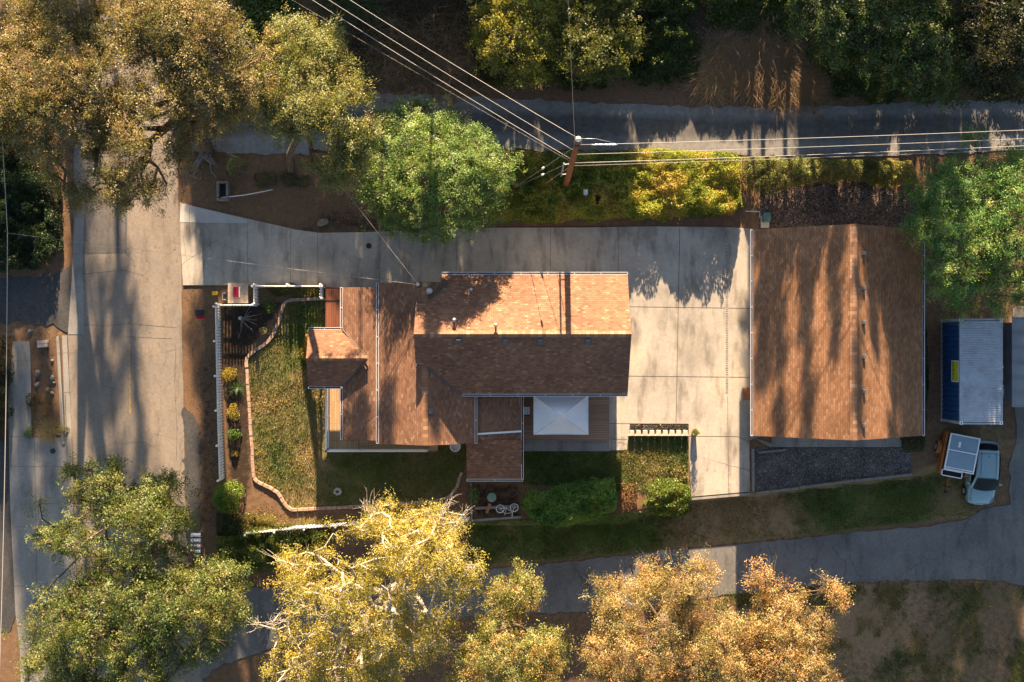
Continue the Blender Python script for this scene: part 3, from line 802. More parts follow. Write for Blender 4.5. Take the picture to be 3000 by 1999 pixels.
def ground_mat():
    m, nt, b = new_mat('ground', 0.97, 0.1)
    c = objco(nt)
    at = nd(nt, 'ShaderNodeAttribute', attribute_name='col')
    sp = nd(nt, 'ShaderNodeSeparateColor'); nt.links.new(at.outputs['Color'], sp.inputs[0])
    sp2 = nd(nt, 'ShaderNodeSeparateXYZ'); nt.links.new(at.outputs['Vector'], sp2.inputs[0])
    dry_at = sp2.outputs[1]
    f = noise(nt, c, 26, 3, 0.6); fm = noise(nt, c, 3.2, 5, 0.65); fl = noise(nt, c, 0.45, 5, 0.6)
    dirt = ramp(nt, f, [(0.25, (0.085, 0.050, 0.030)), (0.5, (0.17, 0.105, 0.065)), (0.75, (0.27, 0.175, 0.105))])
    dirt = mixc(nt, 1.0, dirt, ramp(nt, fm, [(0.3, g3(0.7)), (0.7, g3(1.2))]), 'MULTIPLY')
    dr = ramp(nt, f, [(0.25, (0.14, 0.088, 0.05)), (0.55, (0.29, 0.192, 0.108)), (0.8, (0.42, 0.29, 0.17))])
    gr = ramp(nt, f, [(0.25, (0.022, 0.038, 0.010)), (0.55, (0.075, 0.105, 0.026)), (0.8, (0.15, 0.175, 0.05))])
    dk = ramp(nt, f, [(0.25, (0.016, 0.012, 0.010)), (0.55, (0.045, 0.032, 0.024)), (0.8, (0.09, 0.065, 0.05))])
    def soft(ch, n, k=1.6):
        v = mathn(nt, 'ADD', ch, mathn(nt, 'MULTIPLY', mathn(nt, 'SUBTRACT', n, 0.5), k))
        v = mathn(nt, 'ADD', v, mathn(nt, 'MULTIPLY', mathn(nt, 'SUBTRACT', f, 0.5), 0.5))
        return ramp(nt, v, [(0.30, g3(0)), (0.70, g3(1))])
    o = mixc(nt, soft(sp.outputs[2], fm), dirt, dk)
    gm = mathn(nt, 'MULTIPLY', fl, 1.0)
    lush = mathn(nt, 'MULTIPLY', mathn(nt, 'MINIMUM', dry_at, 0.0), 0.24)
    grassc = mixc(nt, ramp(nt, mathn(nt, 'ADD', mathn(nt, 'MULTIPLY_ADD', fl, 0.5, lush), mathn(nt, 'MULTIPLY', mathn(nt, 'ADD', fm, mathn(nt, 'MULTIPLY', noise(nt, c, 9, 4, 0.6), 0.6)), 0.33)), [(0.33, g3(0)), (0.62, g3(0.92))]), gr, dr)
    o = mixc(nt, soft(sp.outputs[0], fm, 0.9), o, grassc)
    o = mixc(nt, soft(mathn(nt, 'MAXIMUM', dry_at, 0.0), fm, 1.2), o, dr)
    nt.links.new(o, b.inputs['Base Color'])
    bump(nt, b, f, 0.7, 0.05)
    return m
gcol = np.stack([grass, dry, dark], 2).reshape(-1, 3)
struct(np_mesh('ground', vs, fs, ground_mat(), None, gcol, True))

# short grass blades and fallen leaves
rng = np.random.default_rng(77)
def ground_pts(n, poly, thin=None):
    xs = [p[0] for p in poly]; ys = [p[1] for p in poly]
    x = rng.uniform(min(xs), max(xs), n); y = rng.uniform(min(ys), max(ys), n)
    k = inside(poly, x, y); x, y = x[k], y[k]
    wx, wy = (x - 1500) * PX, -(y - 999.5) * PX
    if thin: 
        dn = vnoise(wx, wy, thin[0] * 2.2, thin[2]) * .5 + vnoise(wx, wy, thin[0] * .8, thin[2] + 1) * .3 + vnoise(wx, wy, thin[0] * .3, thin[2] + 2) * .2
        k = rng.random(len(wx)) < smooth(thin[1] - .12, thin[1] + .24, dn); wx, wy = wx[k], wy[k]
    return np.stack([wx, wy, terrain(wx, wy)], 1)
gp = [ground_pts(60000, lawn_poly, (0.5, 0.25, 1)), ground_pts(9000, [(1786, 1278), (2016, 1278), (2016, 1450), (1786, 1440)]), ground_pts(6000, [(1528, 1322), (1786, 1322), (1786, 1430), (1528, 1420)]),
      ground_pts(60000, [(1370, 1530), (2000, 1490), (2680, 1395), (2880, 1420), (2880, 1515), (2500, 1560), (1900, 1618), (1450, 1662), (1370, 1680)], (0.6, 0.35, 2)),
      ground_pts(110000, [(2100, 1745), (2700, 1705), (3060, 1730), (3060, 2050), (2100, 2050)], (0.7, 0.52, 3))]
gp = np.concatenate(gp)
nb = len(gp)
a = rng.uniform(0, 6.283, nb); L = rng.uniform(0.05, 0.14, nb) * (0.6 + vnoise(gp[:, 0], gp[:, 1], 0.35, 12)); ln = rng.uniform(0.02, 0.09, nb); wd = 0.018
d = np.stack([np.cos(a), np.sin(a)], 1); s = np.stack([-d[:, 1], d[:, 0]], 1) * wd
tri = np.zeros((nb, 3, 3)); tri[:, 0] = gp; tri[:, 1] = gp; tri[:, 2] = gp
tri[:, 0, :2] -= s; tri[:, 1, :2] += s; tri[:, 2, :2] += d * ln[:, None]; tri[:, 2, 2] += L
_dl = np.zeros(nb)
for pl_, a_ in (([(1528, 1318), (1786, 1322), (1786, 1430), (1528, 1420)], .4), ([(1370, 1530), (2000, 1490), (1960, 1625), (1370, 1690)], .35), ([(2340, 1440), (2790, 1400), (2740, 1530), (2400, 1570)], .35), ([(840, 880), (960, 880), (950, 1080), (830, 1080)], .3), ([(950, 1320), (1400, 1300), (1400, 1450), (960, 1480)], .2), ([(1786, 1278), (2016, 1278), (2016, 1455), (1786, 1440)], .2)):
    _dl -= a_ * inside([tuple(P(*q_)[:2]) for q_ in pl_], gp[:, 0], gp[:, 1])
tn = np.clip(_dl + vnoise(gp[:, 0], gp[:, 1], 1.6, 9) * 0.8 + vnoise(gp[:, 0], gp[:, 1], 0.4, 4) * 0.3 + rng.normal(size=nb) * 0.1, 0, 1)
gc = pal_pick([(0.06, 0.10, 0.024), (0.11, 0.15, 0.04), (0.24, 0.21, 0.075), (0.42, 0.32, 0.16)], tn) * rng.uniform(0.7, 1.3, nb)[:, None]
np_mesh('grass', tri.reshape(-1, 3), np.arange(nb * 3).reshape(-1, 3), LEAF, None, np.repeat(gc, 3, 0))['kind'] = 'stuff'
fp = np.concatenate([ground_pts(4500, [(530, 500), (700, 600), (900, 670), (1100, 650), (1050, 480), (600, 420)]), ground_pts(1100, [(545, 840), (640, 840), (665, 1560), (560, 1600)]), ground_pts(2500, [(740, 1480), (1100, 1500), (1100, 1560), (720, 1600)]),
                     ground_pts(7000, [(1000, 140), (1500, 60), (3000, 100), (3000, 290), (1000, 270)]), ground_pts(7000, [(1250, 1800), (2600, 1760), (3000, 1800), (3000, 2000), (1250, 2000)]), ground_pts(900, [(2030, 1460), (2680, 1400), (2680, 1420), (2030, 1480)]),
                     ground_pts(40, [(2196, 1300), (2030, 1300), (2030, 1445), (2196, 1440)]) + np.array([0, 0, .075]), *[ground_pts(1500, q_) + np.array([0, 0, .045]) for q_ in ([(1000, 268), (2200, 306), (3000, 284), (3000, 306), (2200, 332), (1000, 290)], [(1000, 436), (2200, 446), (3000, 428), (3000, 446), (2200, 466), (1000, 456)], [(1450, 1656), (2200, 1584), (2830, 1516), (2830, 1536), (2200, 1604), (1450, 1680)], [(1500, 1778), (2200, 1722), (3000, 1690), (3000, 1722), (2200, 1746), (1500, 1806)])],
                     ground_pts(500, [(240, 560), (530, 560), (540, 1500), (240, 1500)]) + np.array([0, 0, .04])])
fp[:, 2] += 0.008
ltr = leaves('fallen_leaves', fp, 0.065, [(0.17, 0.10, 0.05), (0.27, 0.15, 0.07), (0.36, 0.22, 0.10), (0.27, 0.21, 0.12)], rng.random(len(fp)), rng, None, 3.5)
ltr['kind'] = 'stuff'

# ================================================================== BUILDINGS
def plane3(a, b, c):
    a, b, c = Vector(a), Vector(b), Vector(c); n = (b - a).cross(c - a)
    return lambda x, y: a.z - (n.x * (x - a.x) + n.y * (y - a.y)) / n.z, Vector((-n.x / n.z, -n.y / n.z))

def roof_slab(mb, poly, zf, g, t=0.14, mi=0):
    n = len(poly); k = math.sqrt(1 + g.length ** 2); gd = g.normalized() if g.length > 1e-6 else Vector((0, 1)); ud = Vector((gd.y, -gd.x))
    area = sum(poly[i][0] * poly[(i + 1) % n][1] - poly[(i + 1) % n][0] * poly[i][1] for i in range(n))
    if area < 0: poly = poly[::-1]
    vs = [(x, y, zf(x, y)) for x, y in poly] + [(x, y, zf(x, y) - t) for x, y in poly]
    fs = [tuple(range(n)), tuple(range(n, 2 * n))[::-1]] + [(i, n + i, n + (i + 1) % n, (i + 1) % n) for i in range(n)]
    us = [[(Vector(vs[i][:2]).dot(ud), Vector(vs[i][:2]).dot(gd) * k) for i in f] for f in fs]
    mb.add(vs, fs, us, mi)

def strip_along(mb, a, b, w, up=0.02, mi=0, h=0.03):
    """a capping strip lying along a roof line"""
    a = Vector(a); b = Vector(b); d = (b - a).normalized(); s = Vector((-d.y, d.x, 0)).normalized() * w / 2; u = Vector((0, 0, up))
    L = (b - a).length
    vs = [a - s + u - Vector((0, 0, w * .22)), a + u + Vector((0, 0, h)), a + s + u - Vector((0, 0, w * .22))] + [b - s + u - Vector((0, 0, w * .22)), b + u + Vector((0, 0, h)), b + s + u - Vector((0, 0, w * .22))]
    fs = [(0, 3, 4, 1), (1, 4, 5, 2)]
    mb.add(vs, fs, [[(0, 0), (0, L), (w / 2, L), (w / 2, 0)], [(w / 2, 0), (w / 2, L), (w, L), (w, 0)]], mi)

def gutter(parent, a, b, w=0.115, h=0.12, mat='trim'):
    a = Vector(a); b = Vector(b); d = (b - a).normalized(); s = Vector((-d.y, d.x, 0))
    mb = MB()
    mb.bar(a - s * (w / 2), b - s * (w / 2), 0.022, h); mb.bar(a + s * (w / 2), b + s * (w / 2), 0.022, h)
    mb.bar(a - Vector((0, 0, h / 2 - .03)), b - Vector((0, 0, h / 2 - .03)), w - .03, 0.04, mi=1)
    n = max(2, int((b - a).length / 1.4))
    for i in range(n + 1):
        p = a.lerp(b, i / n); mb.bar(p - s * (w / 2 - .015) + Vector((0, 0, h * .3)), p + s * (w / 2 - .015) + Vector((0, 0, h * .3)), 0.025, 0.015)
    return mb.build('gutter', [M[mat], M['soil']], parent)

def box_vent(parent, x, y, zf, g, mat='vent', s=0.30):
    """a slant-back roof vent sitting on the slope"""
    mb = MB(); z = zf(x, y)
    n = Vector((-g.x, -g.y, 1)).normalized(); gd = Vector((g.x, g.y, g.length_squared)); gd = gd.normalized() if gd.length > 1e-6 else Vector((0, 1, 0))
    sd = n.cross(gd); o = Vector((x, y, z))
    h1, h2 = 0.12, 0.17
    pts = []
    for (u, v, h) in ((-.5, -.5, 0), (.5, -.5, 0), (.5, .5, 0), (-.5, .5, 0), (-.42, -.42, h2), (.42, -.42, h2), (.42, .42, h1), (-.42, .42, h1)):
        pts.append(o + sd * u * s + gd * v * s + n * (h - 0.01 if h == 0 else h))
    mb.add(pts, [(3, 2, 1, 0), (4, 5, 6, 7), (0, 1, 5, 4), (1, 2, 6, 5), (2, 3, 7, 6), (3, 0, 4, 7)])
    fl = [o + sd * u * s * 1.25 + gd * v * s * 1.3 + n * 0.012 for u, v in ((-.5, -.5), (.5, -.5), (.5, .5), (-.5, .5))]
    mb.add(fl, [(0, 1, 2, 3)])
    ob = mb.build('roof_vent', M[mat], parent, bevel=0.012)
    return ob

def pipe_vent(parent, x, y, zf, h=0.45, r=0.05, cap=True):
    mb = MB(); z = zf(x, y)
    mb.lathe([(r * 2.6, -0.05), (r * 2.2, 0.03), (r * 1.2, 0.10)], (x, y, z), 12, 1)
    mb.lathe([(r, -0.1), (r, h)], (x, y, z), 10)
    if cap: mb.lathe([(r * 1.9, h - .05), (r * 2.3, h), (r * 1.2, h + .10), (0.01, h + .13)], (x, y, z), 12)
    return mb.build('vent_pipe', [M['galv'], M['dark']], parent, smooth_=False)

def window(parent, p, w, h, nrm, name='window'):
    """framed window on a wall; p is the centre on the wall face, nrm the outward direction (x or y axis)"""
    n = Vector(nrm); s = Vector((-n.y, n.x, 0)); c = Vector(p)
    mb = MB(); t = 0.07
    for dx, dz, ww, hh in ((-(w + t) / 2, 0, t, h + 2 * t), ((w + t) / 2, 0, t, h + 2 * t), (0, (h + t) / 2, w, t), (0, -(h + t) / 2, w, t), (0, 0, 0.04, h)):
        q = c + s * dx + Vector((0, 0, dz)) + n * 0.03
        mb.box(q, (ww if abs(n.y) > .5 else 0.06, ww if abs(n.x) > .5 else 0.06, hh))
    f = mb.build(name, M['trim'], parent)
    g = MB(); g.box(c + n * 0.012, (w if abs(n.y) > .5 else 0.02, w if abs(n.x) > .5 else 0.02, h))
    g.build('pane', M['glass'], f)
    return f

def door(parent, p, w, h, nrm, mat, panels=0):
    n = Vector(nrm); s = Vector((-n.y, n.x, 0)); c = Vector(p)
    mb = MB(); mb.box(c + n * .025, (w if abs(n.y) > .5 else .05, w if abs(n.x) > .5 else .05, h))
    for i in range(panels):
        z = -h / 2 + (i + .5) * h / panels
        mb.box(c + n * .056 + Vector((0, 0, z)), (w * .92 if abs(n.y) > .5 else .02, w * .92 if abs(n.x) > .5 else .02, h / panels * .8))
    d = mb.build('door' if panels < 3 else 'garage_door', mat, parent)
    hb = MB(); hb.box(c + n * .09 + s * (w * .4 if panels < 3 else 0) - Vector((0, 0, h * .05 if panels < 3 else h * .4)), (.08, .08, .06)); hb.build('handle', M['galv'], d)
    return d

# ------------------------------------------------------------------ the house
EZ, RZ = 3.3, 5.1
mx1 = W(1839, EZ); mx0 = W(1213, RZ); my1 = V(804, EZ); my0 = V(1155, EZ); ry = (my1 + my0) / 2
wz_e, wz_r = 2.93, 4.17
wx1 = W(1391, wz_e); wx0 = W(1109, wz_e); wr = (wx0 + wx1) / 2; wy1 = V(828, 3.4); wy0 = V(1302, 3.4)
house = empty('house', (mx0, ry, 0), 'single storey house with brown shingle gable roofs and white gutters beside the long driveway', 'house')
hm = MB()
zN, gN = plane3((mx0, ry, RZ), (mx1, ry, RZ), (mx1, my1, EZ))
zS, gS = plane3((mx0, ry, RZ), (mx1, ry, RZ), (mx1, my0, EZ))
zW, gW = plane3((wr, wy0, wz_r), (wr, wy1, wz_r), (wx0, wy1, wz_e))
zE, gE = plane3((wr, wy0, wz_r), (wr, wy1, wz_r), (wx1, wy1, wz_e))
vn_y = ry + (RZ - wz_r) / (RZ - EZ) * (my1 - ry); vs_y = ry - (RZ - wz_r) / (RZ - EZ) * (ry - my0)   # where the wing ridge dies into the main slopes
xe = wr + (wz_r - EZ) / (wz_r - wz_e) * (wx1 - wr)      # wing slope reaches main eave height
roof_slab(hm, [(mx0, ry), (mx1, ry), (mx1, my1), (W(1293, EZ), my1), (W(1293, EZ), vn_y + .9), (wr + .15, vn_y + .12), (mx0, vn_y - .12)], zN, gN)
roof_slab(hm, [(mx0, ry), (mx1, ry), (mx1, my0), (xe - .05, my0), (wr + .10, vs_y - .08), (mx0, vs_y + .12)], zS, gS)
hr = hm.build('main_roof', M['shingle'], house)
wm_ = MB()
roof_slab(wm_, [(wr, wy0), (wr, wy1), (wx0, wy1), (wx0, wy0)], zW, gW)
roof_slab(wm_, [(wr, wy0), (wr, wy1), (W(1300, 3.5), wy1), (W(1300, 3.5), ry + 1), (mx0 + 1.4, ry), (xe, my0 + .25), (wx1, my0 + .25), (wx1, wy0)], zE, gE)
wing = wm_.build('wing_roof', M['shingle'], house)
cp = MB()
strip_along(cp, (mx0, ry, RZ), (mx1, ry, RZ), 0.36)
cp.build('ridge_cap', M['ridge_cap'], hr)
for ya, yb in ((wy0, vs_y), (vn_y, wy1)):
    cp = MB(); strip_along(cp, (wr, ya, wz_r), (wr, yb, wz_r), 0.36); cp.build('ridge_cap', M['ridge_cap'], wing)
fl = MB()
strip_along(fl, (wr + .12, vs_y - .1, zE(wr + .12, 0) + .03), (xe, my0 - .02, zE(xe, 0) + .03), 0.15)
fl.build('valley_flashing', M['flashing'], wing)
fl = MB()
strip_along(fl, (wr + .2, vn_y + .2, zE(wr + .2, 0) + .03), (W(1311, 3.6), wy1 - .05, zE(W(1311, 3.6), 0) + .03), 0.12)
fl.build('valley_flashing', M['flashing'], wing)
# white rake boards and gutters
class _Rake:
    def __init__(self, parent): self.p = parent
    def bar(self, *a): MB().bar(*a).build('rake_board', M['trim'], self.p)
rk = _Rake(house)
for zf, ya, yb in ((zN, ry, my1), (zS, ry, my0)):
    rk.bar((mx1 - .04, ya, zf(mx1, ya) - .235), (mx1 - .04, yb, zf(mx1, yb) - .235), .03, .18)
rk.bar((mx0 + .04, ry, RZ - .235), (mx0 + .04, vn_y, zN(0, vn_y) - .235), .03, .18); rk.bar((mx0 + .04, ry, RZ - .235), (mx0 + .04, vs_y, zS(0, vs_y) - .235), .03, .18)
for zf, xa, xb in ((zW, wr, wx0), (zE, wr, wx1)):
    rk.bar((xa, wy0 + .04, zf(xa, 0) - .235), (xb, wy0 + .04, zf(xb, 0) - .235), .03, .18)
rk.bar((wr, wy1 - .04, wz_r - .235), (wx0, wy1 - .04, wz_e - .235), .03, .18)

gutter(house, (W(1293, EZ), my1 + .06, EZ - .05), (mx1, my1 + .06, EZ - .05))
gutter(house, (xe + .15, my0 - .06, EZ - .05), (mx1, my0 - .06, EZ - .05))
gutter(house, (wx0 - .07, wy0, wz_e - .05), (wx0 - .07, wy1, wz_e - .05))
gutter(house, (wx1 + .07, wy0, wz_e - .05), (wx1 + .07, my0 - .2, wz_e - .05))
# porch roof on the street side and its little cross gable
pz1, pz0 = 2.78, 2.36
px1 = wx0 - .02; px0 = W(1003, pz0); py1 = V(842, 2.5); py0 = V(1290, 2.5)
pyr1 = V(668 / 2.24 + 650, 2.4)
zP, gP = plane3((px1, py0, pz1), (px1, py1, pz1), (px0, py1, pz0))
pm = MB(); roof_slab(pm, [(px1, py0), (px1, py1), (px0, py1), (px0, py0)], zP, gP)
porch = pm.build('porch_roof', M['shingle'], house)
cz1, cz0 = 3.02, 2.36
cx0 = W(903, 2.4); cy1 = V(966, cz0); cy0 = V(1133, cz0); cyr = (cy1 + cy0) / 2; cxe = px1 - .02 
zA, gA = plane3((cx0, cyr, cz1), (cxe, cyr, cz1), (cxe, cy1, cz0)); zB, gB = plane3((cx0, cyr, cz1), (cxe, cyr, cz1), (cxe, cy0, cz0))
cm = MB()
xr = W(1075, 3.0)
roof_slab(cm, [(cx0, cyr), (xr, cyr), (px0 - .02, cy1), (cx0, cy1)], zA, gA, 0.12)
roof_slab(cm, [(cx0, cyr), (xr, cyr), (px0 - .02, cy0), (cx0, cy0)], zB, gB, 0.12)
gable = cm.build('entry_gable_roof', M['shingle'], house)
cp = MB(); strip_along(cp, (cx0, cyr, cz1), (xr, cyr, cz1), 0.3); cp.build('ridge_cap', M['ridge_cap'], gable)
fl = MB(); strip_along(fl, (xr, cyr - .05, zP(xr, 0) + .16), (px0, cy0, zP(px0, 0) + .05), 0.12); strip_along(fl, (xr, cyr + .05, zP(xr, 0) + .16), (px0, cy1, zP(px0, 0) + .05), 0.08); fl.build('valley_flashing', M['flashing'], gable)
rk = MB(); rk.bar((cx0 + .04, cyr, cz1 - .21), (cx0 + .04, cy1, cz0 - .21), .03, .17); rk.bar((cx0 + .04, cyr, cz1 - .21), (cx0 + .04, cy0, cz0 - .21), .03, .17)
rk.add([(cx0 + .25, cy1 - .1, cz0 - .1), (cx0 + .25, cy0 + .1, cz0 - .1), (cx0 + .25, cyr, cz1 - .15)], [(0, 1, 2)]); rk.build('gable_board', M['trim'], gable)
gutter(house, (cx0, cy1 + .06, cz0 - .06), (px0 - .1, cy1 + .06, cz0 - .06), .11, .10); gutter(house, (cx0, cy0 - .06, cz0 - .06), (px0 - .1, cy0 - .06, cz0 - .06), .11, .10)
gutter(house, (px0 - .06, cy1 + .1, pz0 - .05), (px0 - .06, py1, pz0 - .05), .11, .10); gutter(house, (px0 - .06, py0, pz0 - .05), (px0 - .06, cy0 - .1, pz0 - .05), .11, .10)
# lean-to roofs behind the wing
dz1, dz0 = 2.62, 2.22
dx0 = wx1 + .16; dx1 = W(1527, 2.2); dy1 = my0 - .12; dy0 = V(1289, 2.4)
zD, gD = plane3((dx0, dy0, dz1), (dx0, dy1, dz1), (dx1, dy1, dz0))
dm = MB(); roof_slab(dm, [(dx0, dy0), (dx0, dy1), (dx1, dy1), (dx1, dy0)], zD, gD, .12)
lean = dm.build('side_porch_roof', M['shingle'], house)
ez1, ez0 = 2.55, 1.95
ex0 = W(1367, 2.2); ex1 = W(1528, 2.2); ey0 = V(1404, 2.0)
zF, gF = plane3((ex0, dy0 + .02, ez1), (ex1, dy0 + .02, ez1), (ex1, ey0, ez0))
em = MB(); roof_slab(em, [(ex0, V(1301, 2.4)), (dx0 - .02, V(1301, 2.4)), (dx0 - .02, dy0 - .01), (ex1, dy0 - .01), (ex1, ey0), (ex0, ey0)], zF, gF, .12)
shed_r = em.build('back_porch_roof', M['shingle'], house)
tb = MB(); yb = V(1268, 2.5); tb.bar((dx0, yb - .06, zD(dx0, yb) + .06), (dx1, yb + .06, zD(dx1, yb) + .06), .10, .10); tb.build('white_divider_board', M['trim'], lean)
gutter(house, (dx1 + .07, ey0, 2.12), (dx1 + .07, dy1, 2.12)); gutter(house, (ex0, ey0 - .07, ez0 - .05), (dx1 + .1, ey0 - .07, ez0 - .05))
# vents and pipes
for x, y in ((1343, 999), (1480, 1000), (1583, 1000), (1722, 1000)): box_vent(house, W(x, 4.9), V(y, 4.9), zS, gS)
box_vent(house, W(1261, 4.1), V(1206, 4.1), zE, gE); box_vent(house, W(1397, 2.7), V(1193, 2.7), zD, gD, s=.26)
for x, y, h in ((1379, 848, .3), (1333, 938, .4), (1453, 953, .45)): pipe_vent(house, W(x, 4.3), V(y, 4.3), zN, h)
pipe_vent(house, W(1259, 4.1), V(853, 4.1), zE, .3, .08)
wh = MB(); mp = (W(1226, 4.4), V(835, 4.4))
wh.tube([(mp[0], mp[1], 3.6), (mp[0], mp[1], 4.75)], .04); wh.lathe([(.09, 4.7), (.11, 4.8), (.05, 4.9)], (mp[0], mp[1], 0)); wh.lathe([(.16, 3.95), (.09, 4.1)], (mp[0], mp[1], 0), mi=1)
wh.build('service_mast', [M['galv'], M['dark']], house)
# walls, windows, doors
wl = MB()
def walls(poly, zt, zb=0.0): wl.prism(poly, zb, zt)
wl2 = MB(); o_ = .42
MW = [(mx0 + 1.5, my0 + o_), (mx1 - .35, my0 + o_), (mx1 - .35, my1 - o_), (mx0 + 1.5, my1 - o_)]
wl.prism(MW, -.1, EZ - .02)
for x in (mx1 - .35,):
    wl.add([(x, my0 + o_, EZ - .02), (x, my1 - o_, EZ - .02), (x, ry, RZ - .2)], [(0, 1, 2)])
wl.add([(mx0 + .3, vs_y, 3.9), (mx0 + .3, vn_y, 3.9), (mx0 + .3, ry, RZ - .16)], [(0, 2, 1)])
WW = [(wx0 + .35, wy0 + .3), (wx1 - .35, wy0 + .3), (wx1 - .35, wy1 - .3), (wx0 + .35, wy1 - .3)]
wl.prism(WW, -.1, wz_e - .06)
wl.add([(wx0 + .35, wy0 + .3, wz_e - .06), (wx1 - .35, wy0 + .3, wz_e - .06), (wr, wy0 + .3, wz_r - .22)], [(0, 1, 2)]); wl.add([(wx0 + .35, wy1 - .3, wz_e - .06), (wx1 - .35, wy1 - .3, wz_e - .06), (wr, wy1 - .3, wz_r - .22)], [(0, 2, 1)])
wl.build('wall', M['cream'], house)
ew = MB(); ew.prism([(ex0 + .3, ey0 + .3), (dx1 - .25, ey0 + .3), (dx1 - .25, dy1 + .3), (dx0, dy1 + .3), (dx0, V(1300, 2)), (ex0 + .3, V(1300, 2))], -.1, 1.85); ew.build('porch_wall', M['cream'], house)
for x in (-2.2, 0.5, 3.2, 5.4): window(house, (x, my1 - o_, 1.75), 1.1, 1.1, (0, 1, 0))
for y in (-1.4, 2.0): window(house, (mx1 - .35, y, 1.75), 1.0, 1.1, (1, 0, 0))
door(house, (mx1 - .35, .4, 1.1), .9, 2.05, (1, 0, 0), M['white'])
for x in (1.9, 3.4): window(house, (x, my0 + o_, 1.5), 1.2, 1.4, (0, -1, 0))
door(house, (4.9, my0 + o_, 1.2), 1.6, 2.0, (0, -1, 0), M['white'])
for y in (-4.6, 2.2): window(house, (wx0 + .35, y, 1.55), 1.3, 1.2, (-1, 0, 0))
door(house, (wx0 + .35, cyr, 1.5), .95, 2.0, (-1, 0, 0), M['white'])
window(house, (wr, wy0 + .3, 1.6), 1.5, 1.2, (0, -1, 0))
# the front deck with its white railing
dk = MB(); fx0 = W(949, .9); fx1 = W(1006, .5); fy0 = V(1322, .5); fy1 = V(1128, .5)
DK = .50
dk.span(fx0, W(1052, DK), fy0, V(1291, DK) , DK - .12, DK, uv=math.pi / 2); dk.span(fx0, wx0 + .3, V(1290, DK), fy1, DK - .121, DK - .002, uv=math.pi / 2)
deckp = dk.build('front_deck', M['deck'], house)
d2 = MB(); d2.span(W(1053, DK), W(1282, DK), fy0, wy0 + .28, DK - .12, DK - .004, uv=0.0); d2.build('deck_boards', M['deck'], deckp)
sk = MB(); sk.span(fx0 + .05, W(1280, .3), fy0 + .03, fy0 + .06, -.1, DK - .13); sk.span(fx0 + .03, fx0 + .06, fy0 + .05, fy1, -.1, DK - .13); sk.build('skirting', M['trim'], deckp)
rl = MB(); rh = DK + .95
def rail(mb, a, b):
    a, b = Vector(a), Vector(b); L = (b - a).length
    mb.bar(a + Vector((0, 0, rh)), b + Vector((0, 0, rh)), .10, .04); mb.bar(a + Vector((0, 0, rh - .07)), b + Vector((0, 0, rh - .07)), .05, .08); mb.bar(a + Vector((0, 0, DK + .1)), b + Vector((0, 0, DK + .1)), .05, .06)
    for i in range(int(L / .12)):
        p = a.lerp(b, (i + .5) * .12 / L); mb.box((p.x, p.y, DK + .52), (.035, .035, .84))
    for i in range(int(L / 1.8) + 1):
        p = a.lerp(b, i / max(1, int(L / 1.8))); mb.box((p.x, p.y, DK + .45), (.10, .10, 1.1))
rx = W(955, 1.45); ryb = V(1322, 1.45)
rail(rl, (rx, fy1 + .1, 0), (rx, ryb, 0)); rail(rl, (rx, ryb, 0), (W(1250, 1.45), ryb, 0))
rl.build('railing', M['white'], deckp)
for x, y in ((px0 + .12, py0 + .12), (px0 + .12, cy0 + .2), (cx0 + .3, cy0 + .2), (cx0 + .3, cy1 - .2), (px0 + .12, py1 - .12)):
    pb = MB(); pb.box((x, y, 1.2), (.12, .12, 2.3)); pb.build('porch_post', M['white'], house)
# red stained landing, steps to the back, deck under the canopy
ld = MB(); ld.span(W(954, .35), W(1003, .35), V(962, .35), V(846, .35), -.05, .35, uv=math.pi / 2); ld.span(W(1003, .35), wx0 + .3, V(1120, .35), V(846, .35), -.05, .348, uv=math.pi / 2)
ld.span(W(954, .35), W(1002, .35), V(884, .35), V(879, .35), .35, .362, mi=1); ld.build('entry_landing', [M['deck_r'], M['dark']], house)
bd = MB(); bd.span(dx1 - .2, W(1784, .4), V(1291, .4), my0 + .3, .2, .4, uv=0.0); bd.span(dx1 - .1, W(1781, .4), V(1289, .3), my0 + .4, -.1, .2); bd.build('back_deck', M['deck_b'], house)

# ------------------------------------------------------------------ garage
ge, gr_ = 3.0, 5.75
gx0 = W(2206, ge); gx1 = W(2703, ge); gxr = (gx0 + gx1) / 2; gy1 = V(673, ge); gy0 = V(1277, ge)
garage = empty('garage', (gxr, gy0, 0), 'big detached garage with brown shingle gable roof and a row of ridge vents', 'garage')
zL, gL = plane3((gxr, gy0, gr_), (gxr, gy1, gr_), (gx0, gy1, ge)); zR, gR = plane3((gxr, gy0, gr_), (gxr, gy1, gr_), (gx1, gy1, ge))
gm = MB(); roof_slab(gm, [(gxr, gy0), (gxr, gy1), (gx0, gy1), (gx0, gy0)], zL, gL, .16); roof_slab(gm, [(gxr, gy0), (gxr, gy1), (gx1, gy1), (gx1, gy0)], zR, gR, .16)
groof = gm.build('roof', M['shingle_g'], garage)
cp = MB(); strip_along(cp, (gxr, gy0, gr_), (gxr, gy1, gr_), .42); cp.build('ridge_cap', M['ridge_cap'], groof)
rk = _Rake(garage)
for y, s_ in ((gy0, -1), (gy1, 1)):
    rk.bar((gxr, y - s_ * .04, gr_ - .255), (gx0, y - s_ * .04, ge - .255), .036, .18); rk.bar((gxr, y - s_ * .04, gr_ - .255), (gx1, y - s_ * .04, ge - .255), .036, .18)

